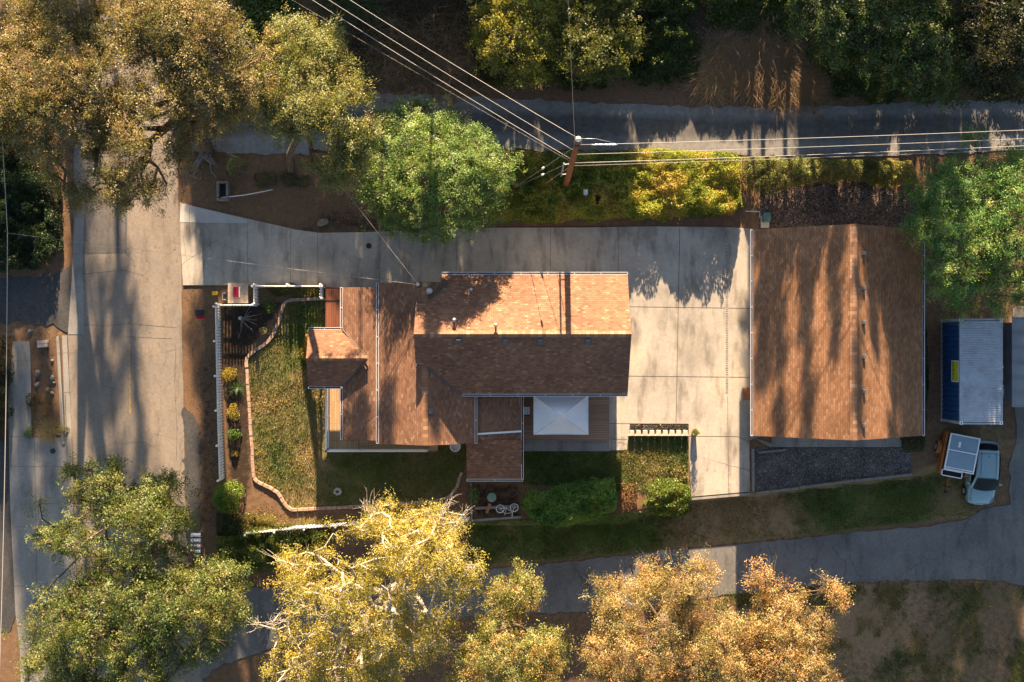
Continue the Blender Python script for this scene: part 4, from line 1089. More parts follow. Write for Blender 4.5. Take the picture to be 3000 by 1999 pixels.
gutter(garage, (gx0 - .06, gy0, ge - .06), (gx0 - .06, gy1, ge - .06), .12, .11); gutter(garage, (gx1 + .06, gy0, ge - .06), (gx1 + .06, gy1, ge - .06), .12, .11)
for y in (742, 844, 944, 1045, 1147, 1248):
    box_vent(garage, W(2530, 5.5), V(y, 5.5), zR, gR, s=.23)
gw = MB(); ga, gb, gc_, gd_ = gx0 + .85, gx1 - .35, gy0 + .35, gy1 - .35
gw.prism([(ga, gc_), (gb, gc_), (gb, gd_), (ga, gd_)], -.1, ge - .1)
gw.add([(ga, gc_, ge - .1), (gb, gc_, ge - .1), (gxr, gc_, gr_ - .3)], [(0, 1, 2)]); gw.add([(ga, gd_, ge - .1), (gb, gd_, ge - .1), (gxr, gd_, gr_ - .3)], [(0, 2, 1)])
gw.build('wall', M['cream_g'], garage)
for y in (4.0, -.2): door(garage, (ga, y, 1.12), 3.0, 2.2, (-1, 0, 0), M['white'], 4)
door(garage, (ga, -3.6, 1.1), .9, 2.05, (-1, 0, 0), M['white'])
window(garage, (gxr - 2, gc_, 1.6), 1.2, 1.0, (0, -1, 0)); window(garage, (gxr + 2, gc_, 1.6), 1.2, 1.0, (0, -1, 0))

# ================================================================== FENCES, WALLS, EDGING
def picket_fence(label, path, h=1.05, group=None, post_step=2.3):
    """path in photo pixels at the foot of the fence"""
    pts = [G(x, y) for x, y in path]
    o = empty('picket_fence', pts[0], label, 'fence', group)
    mb = MB(); posts = []
    for a, b in zip(pts[:-1], pts[1:]):
        L = (b - a).length; d = (b - a).normalized(); s = Vector((-d.y, d.x, 0)); rz = math.atan2(d.y, d.x)
        for z in (.22, .60, .88):
            mb.bar(a + Vector((0, 0, z)) + s * .045, b + Vector((0, 0, z)) + s * .045, .04, .085)
        n = int(L / .172)
        for i in range(n):
            p = a.lerp(b, (i + .5) / n)
            hh = h + rnd.uniform(-.012, .012)
            R = Matrix.Rotation(rz + rnd.uniform(-.02, .02), 4, 'Z') @ Matrix.Rotation(rnd.uniform(-.012, .012), 4, 'Y'); R.translation = p
            w, t = .05, .011
            vs = [R @ Vector(q) for q in [(-w, -t, .04), (w, -t, .04), (w, -t, hh - .06), (0, -t, hh), (-w, -t, hh - .06), (-w, t, .04), (w, t, .04), (w, t, hh - .06), (0, t, hh), (-w, t, hh - .06)]]
            mb.add(vs, [(0, 1, 2, 3, 4), (9, 8, 7, 6, 5), (0, 5, 6, 1), (1, 6, 7, 2), (2, 7, 8, 3), (3, 8, 9, 4), (4, 9, 5, 0)])
        m = max(1, int(round(L / post_step)))
        for i in range(m + 1): posts.append((a.lerp(b, i / m) + s * .11, rz))
    mb.build('picket_panel', M['white'], o)
    seen = []
    for p, rz in posts:
        if any((p - q).length < .35 for q in seen): continue
        seen.append(p); pb = MB(); pb.box((p.x, p.y, p.z + h * .5), (.10, .10, h * 1.04), rz); pb.lathe([(.075, h * 1.02), (.075, h * 1.05), (.01, h * 1.12)], (p.x, p.y, p.z), 4)
        pb.build('post', M['white'], o)
    return o

GF = 'white picket fences round the front garden'
picket_fence('long white picket fence between the street verge and the dark garden bed', [(658, 1402), (652, 1200), (646, 900)], group=GF)
picket_fence('short white picket fence running past the square tan table', [(648, 897), (757, 897)], group=GF)
picket_fence('short white picket fence turning beside the tan table up to the driveway', [(757, 896), (757, 842)], group=GF)
picket_fence('white picket fence along the driveway edge behind the flower bed', [(757, 842), (948, 842)], group=GF)
picket_fence('short white picket fence at the end of the flower bed by the red landing', [(946, 842), (946, 876)], group=GF)
picket_fence('white picket fence half buried in ivy below the front lawn', [(1370, 1512), (1230, 1516), (1080, 1524), (900, 1538), (730, 1554)], group=GF)

def block_path(name, path_px, w, h, step, mat, label, cat, seed=1, z=0.0):
    r = random.Random(seed); pts = [G(x, y) for x, y in path_px]; mb = MB()
    dist = [0]
    for a, b in zip(pts[:-1], pts[1:]): dist.append(dist[-1] + (b - a).length)
    n = int(dist[-1] / step)
    def at(s):
        for i in range(len(pts) - 1):
            if s <= dist[i + 1]: return pts[i].lerp(pts[i + 1], (s - dist[i]) / (dist[i + 1] - dist[i]))
        return pts[-1]
    for i in range(n):
        a = at(i * step + .012); b = at((i + 1) * step - .012); d = (b - a).normalized(); s = Vector((-d.y, d.x, 0)) * w / 2 * r.uniform(.92, 1.05)
        hh = h * r.uniform(.85, 1.12); j = Vector((r.uniform(-.012, .012), r.uniform(-.012, .012), 0))
        q = [a - s + j, b - s + j, b + s + j, a + s + j]
        vs = [(p.x, p.y, p.z - .08 + z) for p in q] + [(p.x, p.y, p.z + hh + z) for p in q]
        mb.add(vs, [(4, 5, 6, 7), (0, 1, 5, 4), (1, 2, 6, 5), (2, 3, 7, 6), (3, 0, 4, 7)])
    return tag(mb.build(name, mat, bevel=.012), label, cat)
block_path('brick_edging', EDGE, .19, .13, .34, M['brickedge'], 'curving row of tan blocks edging the front lawn', 'edging', 3)

def timber_wall(label, path, w=.16, h=.25, z0=-.1, drop=0.0, mat='timber', cat='retaining wall', name='timber_retaining_wall'):
    pts = [P(x, y, 0) for x, y in path]; mb = MB()
    for a, b in zip(pts[:-1], pts[1:]):
        L = (b - a).length; n = max(1, int(L / 2.4)); d = (b - a).normalized(); s = Vector((-d.y, d.x, 0))
        for i in range(n):
            p = a.lerp(b, i / n) + d * .01; q = a.lerp(b, (i + 1) / n) - d * .01; k = rnd.uniform(-.03, .03)
            for j in range(int((h + drop) / .2)):
                z = h - .1 - j * .2; mb.bar(p + s * (k - j * .02) + Vector((0, 0, z)), q + s * (k * .5 - j * .02) + Vector((0, 0, z)), w, .19)
    return tag(mb.build(name, M[mat], bevel=.012), label, cat)
timber_wall('weathered timber retaining wall along the lower edge of the dark gravel bed', [(2212, 1444), (2340, 1429), (2500, 1408), (2668, 1390)], h=.2, drop=1.0)
timber_wall('grey timber edge between the concrete courtyard and the dark gravel bed', [(2203, 1314), (2205, 1440)], h=.2)
timber_wall('loose grey timber lying across the top of the gravel bed', [(2222, 1326), (2300, 1318)], h=.2, w=.12)
timber_wall('thin timber rail dividing the dark gravel bed', [(2298, 1322), (2306, 1424)], h=.15, w=.1)
mb = MB()
for a, b in (((2198, 1447), (2022, 1462)), ): mb.bar(P(*a) + Vector((0, 0, -.42)), P(*b) + Vector((0, 0, -.42)), .14, .95)
tag(mb.build('concrete_retaining_wall', M['concrete_side']), 'low concrete retaining wall below the sunlit concrete path', 'retaining wall')
cw = empty('garden_kerb', G(1383, 1410), 'thin pale concrete kerb round the shaded utility corner', 'kerb')
mb = MB(); mb.bar(G(1381, 1412) + Vector((0, 0, .1)), G(1382, 1522) + Vector((0, 0, .1)), .10, .28); mb.build('side_kerb', M['concrete_side'], cw)
mb = MB(); mb.bar(P(1382, 1524) + Vector((0, 0, -.35)), P(1528, 1514) + Vector((0, 0, -.35)), .12, 1.1); mb.build('front_kerb', M['concrete_side'], cw)
mb = MB(); mb.bar(G(1392, 1488) + Vector((0, 0, .12)), G(1520, 1482) + Vector((0, 0, .12)), .16, .24); tag(mb.build('sleeper', M['timber'], bevel=.015), 'dark railway sleeper lying behind the white bicycle', 'sleeper')

# planter with its toothed block wall and black pebbles
pl = MB()
x0, x1 = W(1840), W(2016); yb = V(1276); yt = V(1262)
for i in range(9):
    xa = x0 + (x1 - x0) * i / 9; xb = x0 + (x1 - x0) * (i + 1) / 9 - .012
    pl.prism([(xa, yb), (xb, yb), (xb - .05, yb + .11), (xb - .075, yb + .32), (xa + .075, yb + .32), (xa + .05, yb + .11)], -.2, .36)
tag(pl.build('block_planter_wall', M['block'], bevel=.012), 'row of nine tan blocks with toothed backs edging the courtyard planter', 'planter wall')
pg = MB(); pg.span(x0, x1, yb + .3, V(1243.5), -.1, .06); struct(pg.build('planter_soil', M['soil']))
rng = np.random.default_rng(4)
n = 900; q = np.stack([rng.uniform(x0 + .1, x1 - .05, n), rng.uniform(yb + .2, V(1244.5), n), np.full(n, .085)], 1)
pm_ = leaves('pebbles', q, .075, [(.02, .02, .022), (.05, .045, .045), (.12, .10, .09), (.3, .27, .24)], rng.random(n) ** 2, rng, None, .8, .8); pm_['kind'] = 'stuff'

# ================================================================== OBJECTS
# utility pole, its fittings, wires and guys
pb_ = G(1656, 551); ptop = P(1693, 412, 14.2)
pole = empty('utility_pole', pb_, 'tall reddish wooden utility pole rising from the hedge', 'utility pole')
def on_pole(z): return pb_.lerp(ptop, (z - pb_.z) / (ptop.z - pb_.z))
mb = MB(); mb.tube([pb_ - Vector((0, 0, .3)), on_pole(5), on_pole(10), ptop], [.19, .17, .145, .12], 14); mb.build('shaft', M['pole'], pole, True)
mb = MB(); mb.lathe([(.04, 0), (.05, .25), (.13, .27), (.13, .34), (.07, .37), (.11, .40), (.09, .48), (.02, .52)], ptop, 12); mb.build('insulator', M['white'], pole, True)
mb = MB(); mb.box(on_pole(13.4), (.30, .30, .5)); mb.build('pole_band', M['dark'], pole)
mb = MB(); c0 = on_pole(8.6) + Vector((-.42, -.05, 0)); c1 = on_pole(4.6) + Vector((-.42, -.05, 0)); mb.tube([c0, c1], .05, 8); mb.tube([c0 - Vector((0, 0, .4)), on_pole(8.2)], .03, 6); mb.tube([c1 + Vector((0, 0, .5)), on_pole(5.1)], .03, 6); mb.build('conduit', M['galv'], pole)
PL = 'overhead wires at the utility pole'
def wire(pts_a, pts_b, sag, r, mat, label, n=22): return tube_obj('power_line', catenary(pts_a, pts_b, sag, n), r * .56, M[mat], label, 'power line', PL, 6)
wire(ptop + Vector((0, 0, .45)), P(900, -80, 13.6), .45, .022, 'wire', 'uppermost pale wire from the pole top towards the upper left')
wire(on_pole(11.6), P(838, -80, 11.6), .4, .022, 'wire', 'second pale wire from the pole towards the upper left')
wire(on_pole(9.2), P(790, -80, 9.8), .5, .026, 'wire', 'lowest thick pale wire from the pole towards the upper left')
wire(on_pole(8.6), P(720, -80, 8.4), .2, .009, 'cable', 'thin dark wire from the pole towards the upper left')
wire(on_pole(13.2) + Vector((.15, 0, 0)), P(3150, 375, 13.0), .3, .022, 'wire', 'topmost pale wire running right from the pole along the back lane')
wire(on_pole(10.8) + Vector((.15, 0, 0)), P(3150, 400, 10.8), .3, .020, 'wire', 'middle pale wire running right from the pole along the back lane')
wire(on_pole(8.4) + Vector((.15, 0, 0)), P(3150, 421, 8.6), .3, .026, 'wire', 'thick lower wire running right from the pole over the hedge')
wire(on_pole(7.6) + Vector((.15, 0, 0)), P(3150, 432, 7.9), .25, .014, 'wire', 'thin lowest wire running right from the pole over the hedge')
wire(on_pole(11.9), P(1662, -60, 12.4), .1, .006, 'cable', 'very thin dark wire running straight up the photo from the pole')
mb = MB(); a = on_pole(13.2) + Vector((.35, 0, 0)); mb.tube([a + Vector((.35 + i * .11, 0, 0)) for i in range(12)], [.02 if i % 2 else .042 for i in range(12)], 10)
mb.tube([ptop + Vector((0, 0, .45)), ptop + Vector((.8, .02, .3)), ptop + Vector((1.7, -.1, -.1)), a + Vector((1.6, 0, 0))], .009, 6); tag(mb.build('strain_insulator', M['galv'], smooth_=True), 'pale grey ribbed insulator on the top right wire beside the pole', 'insulator')
gy_ = 'guy wires of the utility pole'
for z, e, lab in ((13.0, (1497, 557), 'long guy wire from the pole top down into the hedge'), (8.9, (1500, 553), 'middle guy wire from the pole down into the hedge')):
    g_ = empty('guy_wire', G(*e), lab, 'guy wire', gy_); a = on_pole(z); b = G(*e)
    MB().tube([a, b], .014, 5).build('strand', M['cable'], g_); m_ = a.lerp(b, .45); d_ = (b - a).normalized()
    MB().tube([m_ - d_ * .18, m_ - d_ * .1, m_ + d_ * .1, m_ + d_ * .18], [.02, .06, .06, .02], 8).build('insulator', M['white'], g_)
    MB().tube([a.lerp(b, .86), b], .035, 6).build('sleeve', M['pallet'], g_)
g_ = empty('guy_wire', G(1578, 552), 'short guy wire with an orange guard at its foot', 'guy wire', gy_); a = on_pole(7.6); b = G(1578, 552)
MB().tube([a, b], .014, 5).build('strand', M['cable'], g_); MB().tube([a.lerp(b, .55), b], .045, 6).build('guard', M['plank'], g_)
LW = 'thin wires over the street side'
mast = Vector((mp[0], mp[1], 4.7))
lw0 = P(22, 683, 7.6)
tube_obj('service_wire', catenary(P(-30, -60, 8.6), lw0, .15), .02, M['wire'], 'pale wire along the left edge of the picture, upper span', 'wire', LW)
tube_obj('service_wire', catenary(lw0, P(-5, 2080, 8.4), .2), .02, M['wire'], 'pale wire along the left edge of the picture, lower span', 'wire', LW)
tube_obj('service_wire', catenary(lw0, mast, .25), .007, M['wire'], 'thin wire crossing the street to the mast on the house roof', 'wire', LW)
tube_obj('service_wire', catenary(P(690, 150, 9.5), mast, .5), .009, M['cable'], 'dark service cable slanting from the oak over the driveway to the roof mast', 'wire', LW)

# shipping container
cz = 2.59; kx0, kx1 = 25.75, 28.22; ky1, ky0 = 1.29, -4.80
con = empty('shipping_container', ((kx0 + kx1) / 2, (ky0 + ky1) / 2, 0), 'blue shipping container with a ribbed pale grey roof', 'container')
def corrug(mb, a, b, nrm, z0, z1, pitch=.28, dep=.036):
    a, b, n = Vector(a), Vector(b), Vector(nrm); L = (b - a).length; k = int(L / pitch); vs = []; fs = []
    prof = [(0, 0), (.25, 0), (.35, 1), (.65, 1), (.75, 0)]
    for i in range(k):
        for u, d in prof: 
            p = a.lerp(b, (i + u) / k) - n * (.02 + dep * d); vs += [(p.x, p.y, z0), (p.x, p.y, z1)]
    p = b - n * .02; vs += [(p.x, p.y, z0), (p.x, p.y, z1)]
    for i in range(len(vs) // 2 - 1): fs.append((2 * i, 2 * i + 2, 2 * i + 3, 2 * i + 1))
    mb.add(vs, fs)
mb = MB(); corrug(mb, (kx0, ky1, 0), (kx0, ky0, 0), (-1, 0, 0), .15, cz - .08); corrug(mb, (kx1, ky0, 0), (kx1, ky1, 0), (1, 0, 0), .15, cz - .08); corrug(mb, (kx0, ky0, 0), (kx1, ky0, 0), (0, -1, 0), .15, cz - .08); corrug(mb, (kx1, ky1, 0), (kx0, ky1, 0), (0, 1, 0), .15, cz - .08)
mb.build('side_panels', M['cont_blue'], con)
mb = MB(); vs = []; fs = []; n = 44
for i in range(n * 4 + 1):
    t = i / (n * 4); y = ky0 + .12 + (ky1 - ky0 - .24) * t; z = cz - .025 + (.022 if (i % 4) in (1, 2) else 0)
    vs += [(kx0 + .06, y, z), (kx1 - .06, y, z)]
for i in range(n * 4): fs.append((2 * i, 2 * i + 1, 2 * i + 3, 2 * i + 2))
mb.add(vs, fs); mb.build('roof', M['cont_roof'], con)
mb = MB()
for z in (.08, cz - .06):
    for xa in (kx0 + .03, kx1 - .03): mb.span(xa - .03, xa + .03, ky0 + .15, ky1 - .15, z - .06, z + .06)
    for ya in (ky0 + .045, ky1 - .045): mb.span(kx0 + .15, kx1 - .15, ya - .045, ya + .045, z - .06, z + .06)
for xa in (kx0 + .07, kx1 - .07):
    for ya in (ky0 + .08, ky1 - .08): mb.span(xa - .07, xa + .07, ya - .08, ya + .08, .12, cz - .12)
mb.build('frame', M['cont_roof'], con)
mb = MB()
for xa in (kx0 + .085, kx1 - .085):
    for ya in (ky0 + .085, ky1 - .085):
        for z in (.06, cz - .055):
            mb = MB(); mb.span(xa - .09, xa + .09, ya - .09, ya + .09, z - .06, z + .065); mb.span(xa - .03, xa + .03, ya - .05, ya + .05, z + .06, z + .067, mi=1); mb.build('corner_casting', [M['white'], M['dark']], con)
mb = MB(); mb.span(kx0 - .012, kx0 - .002, V(1118, 2.0), V(1058, 2.0), 1.55, 2.42); sg = mb.build('sign', M['sign_y'], con)
sy0, sy1 = V(1118, 2.0), V(1058, 2.0); mb = MB()
for a in (sy0, sy1): mb.span(kx0 - .018, kx0 - .006, a - .03, a + .03, 1.52, 2.45)
for z in (1.54, 2.43): mb.span(kx0 - .017, kx0 - .006, sy0 + .03, sy1 - .03, z - .03, z + .03)
mb.build('sign_border', M['white'], sg)
mb = MB()
for i in range(15): mb.span(kx0 - .016, kx0 - .008, sy0 + .07 + i * .075, sy0 + .10 + i * .075, 1.62, 1.74 + .05 * (i % 3))
mb.build('sign_marks', M['dark'], sg)
# stored goods and grey roof at the right edge
g2 = empty('air_cooler', (29.0, -1.9, 0), 'grey cooling unit with a round black fan beside the container', 'cooling unit')
mb = MB(); mb.span(28.5, 29.35, -2.3, -1.52, .05, .95); mb.build('cabinet', M['galv'], g2, bevel=.03); mb = MB(); mb.lathe([(.34, .952), (.34, .99), (.30, .99)], (28.92, -1.9, 0), 20); mb.build('fan', M['dark'], g2)
g2 = empty('appliance', (28.9, -3.0, 0), 'dented white appliance standing against the container', 'appliance')
mb = MB(); mb.span(28.45, 29.2, -3.4, -2.6, .05, 1.0); mb.build('cabinet', M['galv'], g2, bevel=.04); mb = MB(); mb.span(28.55, 29.05, -3.2, -2.8, 1.002, 1.03); mb.build('lid', M['white'], g2, bevel=.02)
mb = MB(); mb.span(28.5, 29.1, -4.15, -3.6, .02, .55); mb.span(28.6, 28.9, -4.4, -4.16, .02, .35); tag(mb.build('storage_box', M['green_m'], bevel=.04), 'dark grey box on the ground below the white appliance', 'box')
sh = empty('shed', (31.2, -1, 0), 'long low grey sheet roofed shed cut off by the right edge', 'shed')
sx0 = W(2966, 2.3)
mb = MB(); mb.span(sx0 + .15, 34.5, V(1190, 2.3) + .2, V(935, 2.3) - .2, -.1, 2.2); mb.build('wall', M['shed'], sh)
mb = MB(); mb.add([(sx0, V(1192, 2.3), 2.25), (35, V(1192, 2.3), 2.7), (35, V(930, 2.3), 2.7), (sx0, V(930, 2.3), 2.25)], [(0, 1, 2, 3)])
for i in range(7):
    y = V(1192, 2.3) + (V(930, 2.3) - V(1192, 2.3)) * i / 6; mb.bar((sx0, y, 2.27), (35, y, 2.72), .05, .05)
mb.build('roof', M['shed'], sh)

# hatchback car: lofted body and cabin
def car(cx, cy, rz, z0, label):
    o = empty('car', (cx, cy, z0), label, 'car', None, rz); Rm = Matrix.Rotation(rz, 4, 'Z'); Rm.translation = (cx, cy, z0)
    def loft(secs, closed=True):
        vs = [Rm @ Vector(p) for s in secs for p in s]; n = len(secs[0]); fs = []
        for i in range(len(secs) - 1):
            for k in range(n - (0 if closed else 1)): fs.append((i * n + k, i * n + (k + 1) % n, (i + 1) * n + (k + 1) % n, (i + 1) * n + k))
        if closed: fs += [tuple(range(n))[::-1], tuple((len(secs) - 1) * n + k for k in range(n))]
        return vs, fs
    # front is -y.  y, half width, bottom, shoulder, crown
    st = [(-2.02, .50, .30, .50, .56), (-1.97, .66, .24, .60, .66), (-1.80, .78, .20, .68, .76), (-1.45, .84, .19, .76, .86), (-1.05, .86, .19, .84, .95), (-.7, .865, .19, .88, .98), (0, .87, .19, .91, .97), (.8, .87, .20, .93, .98), (1.4, .855, .22, .93, .99), (1.72, .81, .26, .90, .97), (1.90, .72, .32, .80, .88), (1.96, .58, .38, .66, .72)]
    secs = []
    for y, w, b, s, c in st:
        secs.append([(-w * .92, y, b), (-w * .99, y, b + .12), (-w, y, (b + s) / 2), (-w * .97, y, s - .06), (-w * .90, y, s), (-w * .55, y, c - .015), (0, y, c), (w * .55, y, c - .015), (w * .90, y, s), (w * .97, y, s - .06), (w, y, (b + s) / 2), (w * .99, y, b + .12), (w * .92, y, b)])
    vs, fs = loft(secs); bo = MB().add(vs, fs).build('body', M['car'], o, True); sm = bo.modifiers.new('s', 'SUBSURF'); sm.levels = 1; sm.render_levels = 2
    # cabin: belt to roof
    cb = [(-1.12, .62, .95, .96), (-.98, .74, .94, 1.02), (-.42, .72, .94, 1.36), (-.18, .69, .95, 1.43), (.5, .68, .96, 1.45), (1.15, .66, .97, 1.41), (1.38, .64, .97, 1.35), (1.68, .68, .95, 1.06), (1.76, .60, .94, .96)]
    secs = []
    for y, w, b, t in cb:
        bw = {-1.12: .70, 1.76: .66}.get(y, .83)
        secs.append([(-bw, y, b - .04), (-bw * .99 + (bw - w) * .1, y, b), (-w, y, max(b + .005, t - .07)), (-w * .86, y, max(b + .01, t - .015)), (0, y, t + .01), (w * .86, y, max(b + .01, t - .015)), (w, y, max(b + .005, t - .07)), (bw * .99 - (bw - w) * .1, y, b), (bw, y, b - .04)])
    vs, fs = loft(secs); cbn = MB().add(vs, fs).build('cabin', M['car'], o, True); sm = cbn.modifiers.new('s', 'SUBSURF'); sm.levels = 1; sm.render_levels = 2
    def pane(name, pts, off=.012, mat='car_glass'):
        v = [Vector(p) for p in pts]; n = (v[1] - v[0]).cross(v[2] - v[0]).normalized()
        mb = MB(); q = [Rm @ (p + n * off) for p in v] + [Rm @ (p - n * .02) for p in v]; k = len(v)
        mb.add(q, [tuple(range(k))] + [(i, k + i, k + (i + 1) % k, (i + 1) % k) for i in range(k)]); return mb.build(name, M[mat], o)
    # glass follows the cabin with a slight bow
    def bowed(name, rows, off=.03):
        mb = MB(); vs = [Rm @ Vector((x, y, z + off)) for r_ in rows for x, y, z in r_]; n = len(rows[0])
        fs = [(i * n + k, i * n + k + 1, (i + 1) * n + k + 1, (i + 1) * n + k) for i in range(len(rows) - 1) for k in range(n - 1)]
        mb.add(vs, fs); return mb.build(name, M['car_glass'], o, True)
    def row(y, z, w, bow, by): return [(w * u, y - by * (1 - u * u) , z + bow * (1 - u * u)) for u in (-1, -.6, -.2, .2, .6, 1)]
    bowed('windscreen', [row(-1.03, .97, .70, .035, .10), row(-.80, 1.115, .67, .035, .06), row(-.55, 1.27, .635, .03, .03), row(-.36, 1.375, .60, .02, .02)], .055)
    bowed('rear_window', [row(1.36, 1.345, .55, .03, -.02), row(1.52, 1.215, .57, .03, -.05), row(1.66, 1.08, .58, .02, -.07)], .055)
    for s in (-1, 1):
        q = [(s * .80, -.85, 1.0), (s * .80, .25, 1.0), (s * .80, 1.05, 1.02), (s * .765, 1.18, 1.16), (s * .725, .9, 1.325), (s * .72, .1, 1.355), (s * .725, -.28, 1.32)]
        pane('side_window', q if s > 0 else q[::-1], .018)
        mb = MB(); R2 = Rm @ Matrix.Translation((s * .98, -.72, .98)) @ Matrix.Rotation(s * .3, 4, 'Z'); mb.box((0, 0, 0), (.20, .09, .13), M4=R2); R3 = Rm @ Matrix.Translation((s * .87, -.70, .95)); mb.box((0, 0, 0), (.10, .05, .05), M4=R3); mb.build('wing_mirror', M['car'], o, bevel=.03)
        pane('headlight', [(s * .52, -1.93, .64), (s * .72, -1.80, .70), (s * .76, -1.56, .76), (s * .60, -1.72, .735)][::s], .02, 'pane')
        pane('tail_light', [(s * .70, 1.86, .70), (s * .74, 1.80, .92), (s * .62, 1.86, .92), (s * .56, 1.94, .70)][::s], .02, 'red')
        for y in (-1.28, 1.22):
            mb = MB(); c = Rm @ Vector((s * .80, y, .30)); ax = (Rm.to_3x3() @ Vector((1, 0, 0))); mb.tube([c - ax * .095, c - ax * .08, c + ax * .08, c + ax * .095], [.26, .30, .30, .26], 22); w_ = mb.build('wheel', M['tyre'], o)
            mb = MB(); mb.tube([c + ax * s * .085, c + ax * s * .105], [.20, .17], 10); mb.build('rim', M['rim'], w_)
        for y in (-.15, .72):
            mb = MB(); mb.box((0, 0, 0), (.03, .17, .03), M4=Rm @ Matrix.Translation((s * .865, y, .80))); mb.build('door_handle', M['car'], o, bevel=.01)
    mb = MB(); mb.tube([Rm @ Vector((0, .95, 1.44)), Rm @ Vector((0, 1.12, 1.56))], .008, 6); mb.lathe([(.03, 0), (.02, .03)], Rm @ Vector((0, .94, 1.43)), 8); mb.build('aerial', M['dark'], o)
    mb = MB()
    for pts in ([(-.70, -.98, .985), (-.72, -1.5, .86), (-.62, -1.88, .72)], [(.70, -.98, .985), (.72, -1.5, .86), (.62, -1.88, .72)], [(-.62, -1.88, .725), (0, -1.94, .715), (.62, -1.88, .725)], [(-.45, -.2, 1.462), (-.45, .6, 1.474), (-.44, 1.25, 1.42)], [(.45, -.2, 1.462), (.45, .6, 1.474), (.44, 1.25, 1.42)], [(-.62, 1.12, 1.41), (0, 1.16, 1.44), (.62, 1.12, 1.41)],
                [(-.875, .28, .32), (-.88, .28, .90)], [(.875, .28, .32), (.88, .28, .90)], [(-.3, -1.02, 1.02), (.1, -1.0, 1.035), (.35, -.86, 1.11)]): mb.tube([Rm @ Vector(p) for p in pts], .009, 5)
    mb.build('panel_seams', M['dark'], o)
    mb = MB(); mb.box((0, 0, 0), (.5, .02, .11), M4=Rm @ Matrix.Translation((0, -2.035, .40))); mb.build('number_plate', M['white'], o)
    return o
cz_ = float(terrain(28.2, -7.9))
car(28.35, -7.85, math.radians(-3.5), cz_ + .02, 'pale teal hatchback parked nose down the picture beside the trailer')

# trailer with framed glass panes
tz = float(terrain(26.7, -6.8)); TRL = empty('trailer', (26.6, -6.8, tz), 'rusty orange trailer loaded with white framed glass panes', 'trailer', None, math.radians(-11))
TM = Matrix.Rotation(math.radians(-11), 4, 'Z'); TM.translation = (26.42, -6.75, tz)
def tl(mb, c, s, mi=0): mb.box((0, 0, 0), s, M4=TM @ Matrix.Translation(c), mi=mi)
mb = MB(); tl(mb, (0, .0, .5), (1.5, 2.4, .06)); 
for x in (-.75, .75): tl(mb, (x, 0, .72), (.05, 2.45, .42)); tl(mb, (x * 1.07, 0, .52), (.06, 2.5, .08)); tl(mb, (x * 1.07, 0, .90), (.06, 2.5, .05))
for y in (-1.2, 1.2): tl(mb, (0, y, .7), (1.5, .05, .4))
tl(mb, (0, -1.8, .47), (.09, 1.2, .09)); mb.build('bed', M['rust'], TRL)
mb = MB(); tl(mb, (0, -2.3, .55), (.16, .18, .2)); mb.tube([TM @ Vector((0, -2.0, .05)), TM @ Vector((0, -2.0, .75))], .035, 8); mb.build('hitch', M['dark'], TRL)
for s in (-1, 1):
    mb = MB(); c = TM @ Vector((s * .98, .25, .31)); ax = TM.to_3x3() @ Vector((1, 0, 0)); mb.tube([c - ax * .09, c - ax * .075, c + ax * .075, c + ax * .09], [.27, .31, .31, .27], 20); w_ = mb.build('wheel', M['tyre'], TRL)
    mb = MB(); mb.tube([c + ax * s * .08, c + ax * s * .10], [.19, .16], 10); mb.build('rim', M['galv'], w_)
    mb = MB(); vs = []; fs = []
    for i in range(9):
        t = math.pi * i / 8; y = .25 + .42 * math.cos(t); z = .34 + .40 * math.sin(t)
        vs += [TM @ Vector((s * .84, y, z)), TM @ Vector((s * 1.13, y, z))]
    for i in range(8): fs.append((2 * i, 2 * i + 1, 2 * i + 3, 2 * i + 2))
    mb.add(vs, fs); mb.build('mudguard', M['rust'], TRL)
gp_ = empty('glass_panel', TM @ Vector((.25, .1, 1.0)), 'big white framed double glass pane lying on the rusty trailer', 'glass panel')
mb = MB(); fr = [(-.62, 0), (.98, 0)]
for x in (-.62, 1.1): tl(mb, (x, .12, 1.06), (.07, 2.1, .07))
for y in (-.93, .22, 1.17): tl(mb, (.24, y, 1.06), (1.79, .07, .072))
tl(mb, (.24, -.82, 1.055), (1.7, .06, .06)); mb.build('frame', M['white'], gp_)
mb = MB(); tl(mb, (.24, .70, 1.05), (1.66, .9, .012)); tl(mb, (.24, -.32, 1.05), (1.66, .95, .012)); mb.build('pane', M['pane'], gp_)
mb = MB(); tl(mb, (.0, .62, 1.062), (.14, .34, .006)); mb.build('paper_sheet', M['white'], gp_)
gp2 = empty('window_sash', TM @ Vector((.0, -1.1, 1.0)), 'smaller white window frame at the lower end of the trailer load', 'window')
mb = MB()
for y in (-1.0, -1.34): tl(mb, (-.1, y, .99), (1.25, .05, .06))
for x in (-.70, .5): tl(mb, (x, -1.17, .99), (.05, .38, .06))
mb.build('frame', M['white'], gp2); mb = MB(); tl(mb, (-.1, -1.17, .98), (1.15, .3, .012)); mb.build('pane', M['car_glass'], gp2)

